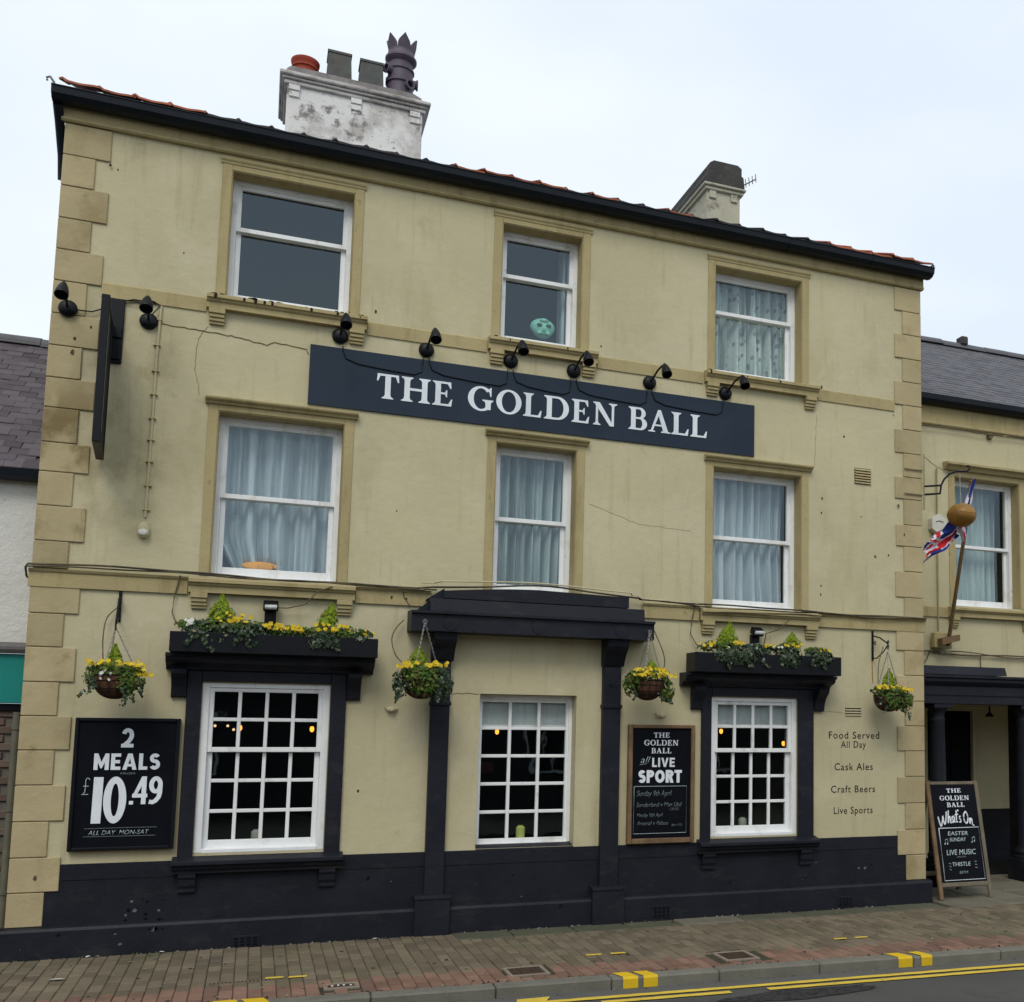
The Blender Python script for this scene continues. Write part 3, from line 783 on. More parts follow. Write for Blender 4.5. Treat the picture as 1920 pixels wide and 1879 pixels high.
def cover(name, label, c, grate=False):
    x0, x1, y0, y1 = c
    t = thing(name, label, 'drain cover', ((x0 + x1) / 2, (y0 + y1) / 2, 0))
    mb = MB()
    for q in ((x0, x1, y0, y0 + .03), (x0, x1, y1 - .03, y1), (x0, x0 + .03, y0 + .03, y1 - .03), (x1 - .03, x1, y0 + .03, y1 - .03)):
        mb.box(q[0], q[1], q[2], q[3], -.03, .004, .003)
    mb.build('frame', M['coverframe'], t)
    mb = MB()
    if grate:
        for k in range(7):
            xa = x0 + .035 + k * (x1 - x0 - .07) / 7
            mb.box(xa, xa + .018, y0 + .03, y1 - .03, -.03, .002, .002)
        mb.box(x0 + .03, x1 - .03, y0 + .03, y1 - .03, -.035, -.025)
        for k in range(4):
            mb.ball((x0 + .06 + k * .045 + rnd.uniform(-.01, .01), (y0 + y1) / 2 + rnd.uniform(-.02, .02), .004), .009, .012, .006, 8, 5, 1)
        mb.build('grating', [M['iron'], M['litter']], t)
    else:
        mb.box(x0 + .032, x1 - .032, y0 + .032, y1 - .032, -.03, 0, .004)
        for k in range(5):
            for j in range(5):
                xa = x0 + .055 + k * (x1 - x0 - .14) / 4; ya = y0 + .05 + j * (y1 - y0 - .13) / 4
                mb.box(xa, xa + .022, ya, ya + .022, -.001, .004, .002)
        mb.build('lid', M['iron'], t)
    return t
cover('drain_cover', 'rusty brown square cover in pale frame, set in red paving nearest the middle', covers[0])
cover('drain_cover', 'rusty brown square cover in red paving right of the middle kerb marks', covers[1])
cover('drain_grating', 'small brown grating with pale bits in it, close behind the kerb', covers[2], True)
mb = MB(); rr = random.Random(15)
for i in range(150):
    x = rr.uniform(-.5, 9.8); y = rr.uniform(kb(x) + .03, -.12); r_ = rr.uniform(.008, .020)
    n = 8; mb.add([(x + r_ * rr.uniform(.7, 1.1) * math.cos(6.283 * k / n), y + r_ * rr.uniform(.7, 1.1) * math.sin(6.283 * k / n), .0045) for k in range(n)], [tuple(range(n))], 0 if rr.random() < .6 else 1)
mb.build('chewing_gum', [M['gumdark'], M['gumpale']], pave_o, recalc=False, kind='stuff')
mb = MB()
for i in range(520):
    if i < 300: x = rr.uniform(-.1, 9.2); y = -.092 - abs(rr.gauss(0, .018)); z = 0
    elif i < 420: x = rr.uniform(0, 9.8); y = kb(x) + rr.gauss(.01, .008); z = .0
    else: x = rr.uniform(2, 10); y = kf(x) - abs(rr.gauss(.01, .03)); z = RZ
    r_ = rr.uniform(.004, .014)
    mb.add([(x - r_, y - r_ * .6, z), (x + r_, y - r_ * .5, z), (x + r_ * .7, y + r_ * .6, z), (x - r_ * .6, y + r_ * .7, z), (x + r_ * .1, y, z + r_ * rr.uniform(.5, 1.3))], [(0, 1, 4), (1, 2, 4), (2, 3, 4), (3, 0, 4)], rr.choice((0, 0, 1, 2)))
mb.build('grit', [M['moss'], M['grit'], M['gumpale']], pave_o, recalc=False, kind='stuff')
for i, (x, y, s) in enumerate(((.52, -.93, .045), (1.18, -.13, .02), (.62, -.14, .018), (2.95, -.15, .02), (7.9, -1.85, .02))):
    mb = MB(); rr = random.Random(i + 3); n = 7
    mb.add([(x + s * (1 + .4 * rr.random()) * math.cos(6.283 * k / n), y + s * .6 * (1 + .4 * rr.random()) * math.sin(6.283 * k / n), .006 + rr.random() * .012) for k in range(n)], [tuple(range(n))])
    lab = ('white scrap of paper lying on red paving near the kerb corner', 'white crumb of litter at foot of plinth below the left menu board',
           'tiny pale litter at foot of plinth by the left corner', 'white scrap of litter at plinth foot beside the left pilaster pedestal', 'pale crumb on red paving near the rightmost yellow kerb marks')[i]
    tag(mb.build('litter', M['litter'], recalc=False), lab, 'litter')

# ------------------------------------------------------------------ walls with openings
def slab(mb, x0, x1, z0, z1, y0, y1, holes):
    xs = sorted({x0, x1, *[h[0] for h in holes], *[h[1] for h in holes]})
    zs = sorted({z0, z1, *[h[2] for h in holes], *[h[3] for h in holes]})
    def solid(i, k):
        if i < 0 or k < 0 or i >= len(xs) - 1 or k >= len(zs) - 1: return False
        cx, cz = (xs[i] + xs[i + 1]) / 2, (zs[k] + zs[k + 1]) / 2
        return not any(h[0] < cx < h[1] and h[2] < cz < h[3] for h in holes)
    vid, vs, fs = {}, [], []
    def V(i, k, b):
        q = (i, k, b)
        if q not in vid: vid[q] = len(vs); vs.append((xs[i], y1 if b else y0, zs[k]))
        return vid[q]
    for i in range(len(xs) - 1):
        for k in range(len(zs) - 1):
            if not solid(i, k): continue
            fs.append((V(i, k, 0), V(i + 1, k, 0), V(i + 1, k + 1, 0), V(i, k + 1, 0)))
            fs.append((V(i, k, 1), V(i, k + 1, 1), V(i + 1, k + 1, 1), V(i + 1, k, 1)))
            for di, dk, a, b in ((-1, 0, (i, k), (i, k + 1)), (1, 0, (i + 1, k), (i + 1, k + 1)), (0, -1, (i, k), (i + 1, k)), (0, 1, (i, k + 1), (i + 1, k + 1))):
                if not solid(i + di, k + dk): fs.append((V(*a, 0), V(*b, 0), V(*b, 1), V(*a, 1)))
    mb.add(vs, fs)

# ------------------------------------------------------------------ the pub
pub = thing('pub_building', 'cream three storey corner-quoined pub with black ground floor trim and red-edged roof', 'building', (0, 0, 0))
OPEN = {'W1': (1.37, 2.48, 5.95, 7.18), 'W2': (3.95, 4.81, 5.95, 7.18), 'W3': (6.36, 7.46, 5.93, 7.16),
        'W4': (1.37, 2.48, 3.31, 4.85), 'W5': (3.95, 4.80, 3.31, 4.85), 'W6': (6.36, 7.46, 3.29, 4.85),
        'W7': (1.37, 2.465, .82, 2.34), 'W8': (3.87, 4.86, .775, 2.29), 'W9': (6.36, 7.41, .815, 2.31)}
PW = 9.075
mb = MB(); slab(mb, 0, PW, -.25, 7.50, 0, .30, list(OPEN.values())); mb.build('wall', M['stucco'], pub)
mb = MB(); mb.box(0, .3, .302, 6.5, -.25, 7.50); mb.box(PW - .3, PW, .302, 6.5, -.25, 7.50); mb.box(.302, PW - .302, 6.2, 6.5, -.25, 7.50)
mb.add([(0.001, .302, 7.50), (.001, 6.5, 7.50), (.001, 3.3, 9.0)], [(0, 1, 2)]); mb.add([(PW - .001, .302, 7.50), (PW - .001, 6.5, 7.50), (PW - .001, 3.3, 9.0)], [(0, 1, 2)])
mb.build('side_wall', M['stucco'], pub)
mb = MB()
mb.box(.302, PW - .302, .302, 6.198, -.2, .02); mb.box(.302, PW - .302, .302, 6.198, 2.78, 3.02); mb.box(.302, PW - .302, 3.9, 4.0, .02, 2.78)
mb.build('room', M['interior'], pub)
mb = MB()
mb.box(.302, PW - .302, .302, 6.198, 5.44, 5.64); mb.box(.302, PW - .302, .302, 6.198, 7.34, 7.42)
for z in (3.02, 5.64):
    mb.box(.302, PW - .302, 3.2, 3.3, z + .001, z + 1.69)
    mb.box(3.1, 3.2, .302, 3.198, z + .001, z + 1.69); mb.box(5.6, 5.7, .302, 3.198, z + .001, z + 1.69)
mb.build('upper_room', M['upinterior'], pub)

# quoins: the two ends, long and short courses in turn
QZ = [.255, .54, .83, 1.13, 1.435, 1.73, 2.02, 2.31, 2.61, 2.90, 3.135, 3.29, 3.53, 3.84, 4.14, 4.40, 4.71, 4.98, 5.27, 5.56, 5.86, 6.15, 6.44, 6.74, 7.03, 7.325]
k = 0
for i in range(len(QZ) - 1):
    z0, z1 = QZ[i], QZ[i + 1]
    if abs(z0 - 3.135) < .01: continue
    long = (k % 2 == 1); k += 1
    for side in (0, 1):
        w = (.358 if long else .248) + rnd.uniform(-.006, .006)
        mb = MB()
        if side == 0: mb.box(-.016, w, -.017 - rnd.uniform(0, .003), .34, z0 + .0035, z1 - .0035, .005)
        else: mb.box(PW - w, PW + .016, -.017 - rnd.uniform(0, .003), .34, z0 + .0035, z1 - .0035, .005)
        mb.build('quoin', M['quoin'], pub)

def profile_x(name, prof, x0, x1, mat, parent, smooth=False):
    mb = MB(); mb.prism(prof, 'x', x0, x1, 0, smooth); return mb.build(name, mat, parent)
BANDX = [(-.035, 1.20), (2.65, 3.35), (5.56, 6.20), (7.67, PW + .035)]
for (a, b2) in BANDX:
    profile_x('string_course', [(.01, 3.128), (-.026, 3.128), (-.026, 3.25), (-.04, 3.262), (-.05, 3.28), (.01, 3.292)], a, b2, M['trim'], pub)
for (a, b2) in ((.36, 1.215), (2.65, 3.82), (5.0, 6.22), (7.665, 8.71)):
    profile_x('string_course', [(.01, 5.77), (-.014, 5.77), (-.014, 5.895), (-.006, 5.905), (.01, 5.905)], a, b2, M['trim'], pub)
profile_x('frieze', [(.01, 7.33), (-.035, 7.33), (-.05, 7.345), (-.05, 7.36), (-.038, 7.372), (-.038, 7.497), (.01, 7.497)], -.045, PW + .045, M['trim'], pub)
# painted plinth
mb = MB(); mb.box(.2, PW - .2, -.006, .01, .10, .765); mb.build('dado', M['navy'], pub)
mb = MB(); mb.box(.362, PW - .362, -.012, -.0062, .628, .764, .003); mb.build('dado_band', M['navy'], pub)
profile_x('plinth', [(.02, -.2), (-.09, -.2), (-.09, .225), (-.078, .248), (-.04, .256), (.02, .256)], -.06, PW + .055, M['navy'], pub)
for (a, b2, z0, z1) in ((1.73, 1.96, .0, .10), (5.69, 5.90, .025, .15), (7.88, 8.07, .03, .13)):
    mb = MB(); mb.box(a, b2, -.098, -.089, z0, z1, .003)
    n = 4
    for c in range(n):
        for r_ in range(3):
            xa = a + .015 + c * (b2 - a - .02) / n; za = z0 + .012 + r_ * (z1 - z0 - .018) / 3
            mb.box(xa, xa + (b2 - a) / n - .022, -.1, -.0975, za, za + (z1 - z0) / 3 - .018, 0, 1)
    mb.build('air_brick', [M['navy'], M['board']], pub)

# knocks and scuffs on the painted plinth
rr = random.Random(91)
for (x, z, n_, sp) in ((.98, .40, 9, .10), (1.08, .28, 8, .09), (.82, .30, 3, .05), (.95, .20, 4, .10), (7.62, .52, 3, .03), (7.50, .34, 4, .03), (8.25, .42, 3, .06), (2.9, .5, 2, .1), (6.2, .2, 2, .2), (4.2, .2, 3, .3), (.45, .20, 2, .05)):
    for _ in range(n_):
        cx, cz, r_ = x + rr.gauss(0, sp), z + rr.gauss(0, sp * .6), rr.uniform(.006, .022)
        k_ = 7; mb = MB()
        yy = -.0068 if cz > .262 else -.0912
        if .215 < cz < .262: cz = .2; yy = -.0912
        mb.prism([(cx + r_ * rr.uniform(.4, 1.2) * math.cos(6.283 * i / k_), cz + r_ * rr.uniform(.4, 1) * math.sin(6.283 * i / k_)) for i in range(k_)], 'y', yy, yy + .0006)
        mb.build('scuff', rr.choice((M['board'], M['board'], M['board'], M['ledge'])), pub)

# ------------------------------------------------------------------ sash windows
def sash(mb, x0, x1, z0, z1, y0, y1, st, top, bot, cols=1, rows=1, bar=.032):
    """Stiles and rails, with glazing bars; returns the pane rectangles."""
    mb.box(x0, x0 + st, y0, y1, z0, z1, .004); mb.box(x1 - st, x1, y0, y1, z0, z1, .004)
    mb.box(x0 + st, x1 - st, y0 + .001, y1 - .001, z0, z0 + bot, .004); mb.box(x0 + st, x1 - st, y0 + .001, y1 - .001, z1 - top, z1, .004)
    ax, bx, az, bz = x0 + st, x1 - st, z0 + bot, z1 - top
    cw, rh = (bx - ax - bar * (cols - 1)) / cols, (bz - az - bar * (rows - 1)) / rows
    panes = []
    for c in range(cols):
        for r_ in range(rows):
            panes.append((ax + c * (cw + bar), ax + c * (cw + bar) + cw, az + r_ * (rh + bar), az + r_ * (rh + bar) + rh))
    for c in range(1, cols):
        x = ax + c * (cw + bar)
        mb.box(x - bar, x, y0 + .004, y1 - .004, az, bz, .004)
    for r_ in range(1, rows):
        z = az + r_ * (rh + bar)
        for c in range(cols):
            mb.box(ax + c * (cw + bar), ax + c * (cw + bar) + cw, y0 + .0055, y1 - .0055, z - bar, z, .004)
    return panes

def window(parent, op, rail, yf=.17, y0=0.0, cols=1, rows_t=1, rows_b=1, jamb=.05, single=False, lower_bot=.085, mat=None, pdx=None):
    x0, x1, z0, z1 = op
    mat = mat or M['white']
    fr = MB(); e = .0015
    a, b2 = y0 + yf, y0 + yf + .13
    fr.box(x0 + e, x0 + jamb, a, b2, z0 + e, z1 - e, .004); fr.box(x1 - jamb, x1 - e, a, b2, z0 + e, z1 - e, .004)
    fr.box(x0 + jamb, x1 - jamb, a + .001, b2 - .001, z1 - .045, z1 - e, .004)
    fr.prism([(a - .012, z0 + e), (b2 - .001, z0 + e), (b2 - .001, z0 + .045), (a - .012, z0 + .028)], 'x', x0 + jamb, x1 - jamb)
    w = fr.build('window', mat, parent)
    gx0, gx1, gz0, gz1 = x0 + jamb - .004, x1 - jamb + .004, z0 + .03, z1 - .042
    sets = []
    if single:
        mb = MB(); p = sash(mb, gx0, gx1, gz0, gz1, a + .025, a + .07, .03, .035, .045, cols, rows_t + rows_b)
        mb.build('sash', mat, w); sets.append((p, a + .045))
    else:
        mb = MB(); p = sash(mb, gx0, gx1, rail - .022, gz1, a + .018, a + .058, .042, .04, .044, cols, rows_t)
        mb.build('sash', mat, w); sets.append((p, a + .036))
        mb = MB(); p = sash(mb, gx0 + .004, gx1 - .004, gz0, rail + .016, a + .061, a + .101, .046, .04, lower_bot, cols, rows_b)
        mb.build('sash', mat, w); sets.append((p, a + .079))
    for ps, y in sets:
        for (px0, px1, pz0, pz1) in ps:
            mb = MB(); t1, t2 = rnd.uniform(-.0012, .0012), rnd.uniform(-.0012, .0012)
            f = .004
            mb.add([(px0 - f, y + t1, pz0 - f), (px1 + f, y + t2, pz0 - f), (px1 + f, y + t2 + .001, pz1 + f), (px0 - f, y + t1 + .001, pz1 + f)], [(0, 1, 2, 3)])
            mb.build('pane', M['glass'], w, recalc=False)
    return w

def architrave(parent, op, y=0.0, w=.088, hood=1.0, foot=0.0):
    x0, x1, z0, z1 = op
    mb = MB(); d = .011
    mb.box(x0 - w, x0 - .001, y - d, y + .01, z0 - foot, z1 + w, .004); mb.box(x1 + .001, x1 + w, y - d, y + .01, z0 - foot, z1 + w, .004)
    mb.box(x0 - .001, x1 + .001, y - d + .0005, y + .01, z1 + .001, z1 + w, .004)
    mb.build('architrave', M['trim'], parent)
    mb = MB(); e = .0015; q = .006
    mb.box(x0 + e, x0 + q, y - .002, y + .169, z0 + .03, z1 - q, 0); mb.box(x1 - q, x1 - e, y - .002, y + .169, z0 + .03, z1 - q, 0); mb.box(x0 + e, x1 - e, y - .002, y + .169, z1 - q, z1 - e, 0)
    mb.build('reveal', M['trim'], parent)
    if hood:
        t = z1 + w
        mb = MB(); g = hood
        mb.prism([(y + .01, t - .03), (y - .012 - .02 * g, t - .03), (y - .014 - .028 * g, t - .012), (y - .018 - .055 * g, t + .002), (y - .02 - .06 * g, t + .014), (y - .02 - .06 * g, t + .026), (y + .01, t + .036)], 'x', x0 - .095 - .02 * g, x1 + .095 + .025 * g)
        mb.build('hood_moulding', M['trim'], parent)

def stone_sill(parent, x0, x1, z0, z1, y=0.0, corbel=.14, moss=0):
    h = z1 - z0
    mb = MB()
    mb.prism([(y + .16, z1 + .022), (y - .10, z1 - .012), (y - .115, z1 - .02), (y - .115, z1 - .05), (y - .095, z1 - .058), (y - .085, z1 - .075), (y - .07, z1 - .085), (y - .07, z0), (y + .01, z0), (y + .01, z1 - .05), (y + .16, z1 - .05)], 'x', x0, x1)
    sill_o = mb.build('window_sill', M['trim'], parent)
    if moss:
        rm_ = random.Random(moss); ms_ = MB()
        for i in range(moss):
            x = x0 + .03 + (x1 - x0 - .06) * rm_.random() ** 1.3; r_ = rm_.uniform(.008, .024); yy = y - rm_.uniform(.03, .112)
            ms_.ball((x, yy, z1 - .012 - .1 * max(0, -yy - .09)), r_ * 1.5, r_ * .8, r_ * .6, 8, 5)
            if rm_.random() < .35: ms_.ball((x + .01, y - .114, z1 - .035), r_ * .8, .006, r_ * 1.2, 8, 5)
        ms_.build('moss', M['moss'], sill_o, kind='stuff')
    for xa in (x0 + .02, x1 - .02 - corbel):
        mb = MB()
        mb.box(xa, xa + corbel, y - .075, y + .01, z0 - .05, z0 - .002, .004)
        mb.box(xa + .006, xa + corbel - .006, y - .06, y + .01, z0 - .085, z0 - .051, .004)
        mb.box(xa + .004, xa + corbel - .004, y - .045, y + .01, z0 - .118, z0 - .086, .004)
        mb.box(xa + .008, xa + corbel - .008, y - .03, y + .01, z0 - .145, z0 - .119, .004)
        mb.build('corbel', M['trim'], parent)

for k in ('W1', 'W2', 'W3'):
    window(pub, OPEN[k], 6.70); architrave(pub, OPEN[k], hood=.25)
for k in ('W4', 'W5', 'W6'):
    window(pub, OPEN[k], 4.095); architrave(pub, OPEN[k])
stone_sill(pub, 1.22, 2.64, 5.80, 5.935, moss=26); stone_sill(pub, 3.83, 4.985, 5.80, 5.935, moss=4); stone_sill(pub, 6.235, 7.645, 5.785, 5.92, moss=9)
stone_sill(pub, 1.21, 2.64, 3.145, 3.285); stone_sill(pub, 6.21, 7.66, 3.13, 3.27)
window(pub, OPEN['W7'], 1.735, yf=.012, cols=4, rows_t=2, rows_b=3, jamb=.065, lower_bot=.075)
window(pub, OPEN['W9'], 1.735, yf=.012, cols=4, rows_t=2, rows_b=3, jamb=.06, lower_bot=.075)
window(pub, OPEN['W8'], 0, yf=.14, cols=3, rows_t=2, rows_b=3, jamb=.035, single=True)
mb = MB(); mb.prism([(.14, .775 + .03), (-.009, .775 - .004), (-.009, .74), (.14, .74)], 'x', 3.872, 4.858); mb.build('window_sill', M['navy'], pub)

# black timber-like surrounds of the two flanking ground floor windows
def shop_surround(x0, x1, l0, r1, cx0, cx1, top):
    """x0,x1: window; l0,r1: outer edges of the flat jambs; cx0,cx1: cornice ends."""
    mb = MB()
    mb.box(l0, x0 - .002, -.036, .01, .765, top + .10, .005); mb.build('jamb', M['navy'], pub)
    mb = MB(); mb.box(x1 + .002, r1, -.036, .01, .765, top + .10, .005); mb.build('jamb', M['navy'], pub)
    mb = MB(); mb.box(x0 - .001, x1 + .001, -.037, .01, top + .003, top + .10, .004); mb.build('lintel', M['navy'], pub)
    zc = top + .102
    mb = MB(); mb.prism([(.01, zc), (-.07, zc), (-.08, zc + .025), (-.12, zc + .045), (-.17, zc + .06), (-.20, zc + .085), (-.20, zc + .105), (-.235, zc + .112), (-.235, zc + .141), (.01, zc + .142)], 'x', cx0, cx1)
    mb.build('cornice', M['navy'], pub)
    for (a, b2) in ((l0 - .125, l0 - .002), (r1 + .002, r1 + .125)):
        mb = MB(); zb = zc - .002
        mb.prism([(.01, zb - .245), (-.035, zb - .245), (-.045, zb - .235), (-.052, zb - .2), (-.065, zb - .15), (-.095, zb - .10), (-.135, zb - .06), (-.165, zb - .035), (-.17, zb), (.01, zb)], 'x', a, b2)
        mb.build('bracket', M['navy'], pub)
    mb = MB(); mb.prism([(.01, .80), (-.03, .79), (-.13, .768), (-.14, .76), (-.14, .735), (-.115, .72), (-.10, .69), (-.075, .68), (-.075, .655), (.01, .655)], 'x', l0 - .035, r1 + .03)
    mb.build('window_sill', M['navy'], pub)
    for xa in (l0 + .02, r1 - .17):
        mb = MB(); mb.prism([(.01, .653), (-.07, .653), (-.07, .62), (-.055, .60), (-.05, .55), (-.035, .52), (-.035, .49), (.01, .48)], 'x', xa, xa + .14); mb.build('bracket', M['navy'], pub)
shop_surround(1.37, 2.465, 1.245, 2.605, 1.07, 2.835, 2.345)
shop_surround(6.36, 7.41, 6.245, 7.605, 5.99, 7.79, 2.315)

# entrance canopy on two pilasters
can = MB(); can.prism([(.01, 2.87), (-.30, 2.87), (-.30, 3.03), (-.335, 3.035), (-.335, 3.06), (.01, 3.075)], 'x', 3.14, 5.585)
canopy = can.build('canopy', M['navy'], pub)
mb = MB(); mb.prism([(.01, 3.076), (-.25, 3.064), (-.23, 3.19), (.01, 3.20)], 'x', 3.32, 5.50); mb.build('canopy_step', M['navy'], canopy)
top = [(3.45, 3.202)]
for i in range(25):
    u = i / 24; top.append((3.45 + u * 1.89, 3.272 + .060 * math.sin(math.pi * .5 * min(1, u * 1.9)) - .022 * max(0, u - .5) / .5))
top.append((5.34, 3.202))
mb = MB(); mb.prism(top, 'y', -.20, .01); mb.build('canopy_step', M['navy'], canopy)
mb = MB(); mb.prism([(3.20, 3.07), (3.34, 3.185), (3.34, 3.07)], 'y', -.18, -.02); mb.prism([(3.30, 3.19), (3.46, 3.30), (3.46, 3.19)], 'y', -.16, -.02); mb.build('flashing', M['gutter'], canopy)
for x in (3.515, 4.375, 5.235):
    mb = MB(); mb.lathe([(.072, 0), (.070, .004), (.0001, .006)], n=24, mat=Matrix.Translation((x, -.301, 2.95)) @ Matrix.Rotation(R(90), 4, 'X')); mb.build('boss', M['navy'], canopy)
for (a, b2) in ((3.385, 3.565), (5.125, 5.315)):
    mb = MB(); mb.box(a, b2, -.07, .01, .36, 2.60, .006); mb.box(a - .012, b2 + .012, -.085, .01, 2.165, 2.205, .006); pil = mb.build('pilaster', M['navy'], pub)
    mb = MB(); mb.prism([(.01, 2.60), (-.08, 2.60), (-.095, 2.62), (-.12, 2.66), (-.16, 2.72), (-.21, 2.76), (-.24, 2.80), (-.25, 2.868), (.01, 2.868)], 'x', a - .012, b2 + .02); mb.build('scroll_bracket', M['navy'], pil)
    mb = MB(); mb.box(a - .09, b2 + .055, -.145, .01, -.2, .335, .006); mb.prism([(.01, .337), (-.152, .337), (-.152, .352), (-.12, .368), (.01, .37)], 'x', a - .095, b2 + .06); mb.build('pedestal', M['navy'], pil)

# vents
mb = MB(); mb.box(8.16, 8.38, -.004, .01, 4.835, 5.025); vent = mb.build('air_vent', M['board'], pub)
for i in range(6):
    z = 4.84 + i * .031
    mb = MB(); mb.prism([(-.002, z + .018), (-.018, z), (-.018, z + .008), (-.002, z + .026)], 'x', 8.162, 8.378); mb.build('louvre', M['trim'], vent)
mb = MB(); mb.box(8.03, 8.235, -.004, .01, 2.125, 2.225); vent = mb.build('air_vent', M['board'], pub)
for i in range(4):
    z = 2.127 + i * .03
    mb = MB(); mb.box(8.03, 8.235, -.012, -.0045, z, z + .018 - (.006 if i == 3 else 0), .002); mb.build('louvre', M['stucco'], vent)

# cracks in the stucco: shallow open lines
def crack(pts, r=.0035):
    mb = MB(); q = []
    rr = random.Random(int(pts[0][0] * 1000))
    for i in range(len(pts) - 1):
        a, b2 = Vector(pts[i]), Vector(pts[i + 1])
        n = max(2, int((b2 - a).length / .03))
        for j in range(n): q.append(a.lerp(b2, j / n) + Vector((rr.uniform(-.006, .006), rr.uniform(-.006, .006))))
    q.append(Vector(pts[-1]))
    mb.tube([(p.x, -.0012, p.y) for p in q], r, 5); mb.build('crack', M['crackline'], pub)
crack([(1.24, 5.64), (1.16, 5.5), (1.15, 5.2), (1.19, 5.05), (1.2, 4.98)], .0026)
crack([(4.95, 4.3), (5.2, 4.22), (5.5, 4.13), (5.75, 4.12), (6.1, 4.10)], .0016)
crack([(7.66, 5.6), (7.64, 5.25), (7.63, 4.98)], .0016)
crack([(3.58, 2.28), (3.7, 2.29), (3.86, 2.285)], .004)
crack([(7.62, 2.2), (7.8, 2.17), (8.0, 2.16)], .0018)
crack([(.85, 5.60), (1.2, 5.585), (1.5, 5.57), (1.75, 5.53), (1.82, 5.57), (2.1, 5.55), (2.12, 5.50)], .006)

# chips where the stucco has come away
rr = random.Random(77)
for (x, z, r_) in ((2.72, 6.02, .022), (.17, 5.22, .035), (.3, 5.47, .018), (5.04, 6.02, .016), (2.98, 3.20, .022), (3.12, 3.19, .016), (3.0, 4.05, .012), (7.72, 5.93, .03), (7.73, 4.62, .022), (7.72, 4.45, .016), (8.02, 5.38, .02), (8.44, 3.99, .028), (8.62, 4.02, .02), (8.7, 5.72, .014), (.36, 7.0, .02), (.42, 6.98, .012), (1.0, 6.3, .012), (7.71, 3.5, .02), (7.715, 3.6, .016), (8.25, 4.45, .012), (7.86, 5.83, .026), (8.75, 4.62, .03), (.18, 5.35, .02), (8.83, 4.28, .02), (2.82, 2.5, .01), (2.75, 1.35, .02), (.18, .66, .028)):
    n = 7; mb = MB()
    ring = [(x + r_ * rr.uniform(.5, 1) * .7 * math.cos(6.283 * i / n), z + r_ * rr.uniform(.6, 1.1) * math.sin(6.283 * i / n)) for i in range(n)]
    yy = -.0215 if (x < .37 or x > 8.7) else (-.03 if 3.13 < z < 3.29 else -.0012)
    mb.prism(ring, 'y', yy, yy + .0008); mb.build('chip', M['rust'] if r_ > .025 else M['mosschip'], pub)

# gutter, eaves course, roof
gp = [(-.04, 7.51), (-.055, 7.458), (-.11, 7.445), (-.165, 7.455), (-.205, 7.49), (-.215, 7.545), (-.224, 7.55), (-.224, 7.557), (-.19, 7.557), (-.19, 7.545), (-.04, 7.545)]
gut = profile_x('gutter', gp, -.11, PW + .09, M['gutter'], pub)
for x in (.3, 1.3, 2.4, 3.3, 4.2, 5.0, 6.1, 7.2, 8.3):
    mb = MB(); mb.prism([(p[0] - .004 if p[0] < -.1 else p[0], p[1] - .003) for p in gp], 'x', x, x + .05); mb.build('gutter_clip', M['gutter'], gut)
mb = MB(); mb.tube([(-.09, -.14, 7.5), (-.10, -.16, 7.60), (-.13, -.17, 7.64), (-.155, -.17, 7.625), (-.15, -.17, 7.60)], .011, 8); mb.build('gutter_hook', M['chain'], gut)
mb = MB(); mb.tube([(PW + .06, -.14, 7.5), (PW + .07, -.15, 7.585), (PW + .10, -.16, 7.61), (PW + .12, -.16, 7.60)], .011, 8); mb.build('gutter_hook', M['gutter'], gut)
mb = MB(); mb.tube([(-.07, -.10, 7.44), (-.065, .02, 7.33), (-.055, .2, 7.1), (-.05, .25, 6.9)], .04, 10); mb.build('downpipe', M['gutter'], pub)
def roof_y(y): return 7.565 + (y + .16) * .455
rm = MB()
rm.add([(-.06, -.15, roof_y(-.15) - .03), (PW + .06, -.15, roof_y(-.15) - .03), (PW + .06, 3.3, roof_y(3.3) - .03), (-.06, 3.3, roof_y(3.3) - .03), (PW + .06, 6.7, 7.50), (-.06, 6.7, 7.50)], [(0, 1, 2, 3), (3, 2, 4, 5)])
roof = rm.build('roof', M['slategrey'], pub, recalc=False)
tmb = MB(); W = .29; n = 12; prof = []
for i in range(n + 1):
    u = i / n; x = u * (W + .03)
    prof.append((x, .030 * max(0, math.cos((u - .06) * math.pi / .17)) if u < .15 else .004 * math.sin(u * 9)))
vs = []
for y, dz in ((-.045, 0), (.45, .45 * .455 + .045 * .455)):
    for (x, z) in prof: vs.append((x, y, z + dz))
    for (x, z) in prof: vs.append((x, y, z + dz - .018))
m_ = n + 1
fs = []
for i in range(n):
    fs += [(i, i + 1, 2 * m_ + i + 1, 2 * m_ + i), (m_ + i, 3 * m_ + i, 3 * m_ + i + 1, m_ + i + 1), (i, m_ + i, m_ + i + 1, i + 1)]
tmb.add(vs, fs)
t_me = strip_mesh('roof_tile', tmb, M['clay'])
t_dark = t_me.copy(); t_dark.materials[0] = M['claydark']
for i in range(32):
    x = -.06 + i * .2875
    lift = .022 + .035 * math.exp(-(x / .7) ** 2) + .020 * math.exp(-((x - 3.9) / .45) ** 2) + .022 * math.exp(-((x - 8.8) / 1.0) ** 2)
    red = x < .85 or 3.3 < x < 4.3 or x > 7.5 or i in (17, 20)
    piece('roof_tile', t_me if red else t_dark, roof, (x, -.135 + rnd.uniform(-.012, .012), roof_y(-.16) + lift + rnd.uniform(.0, .010)), (rnd.uniform(-.02, .02), rnd.uniform(-.02, .02), 0))

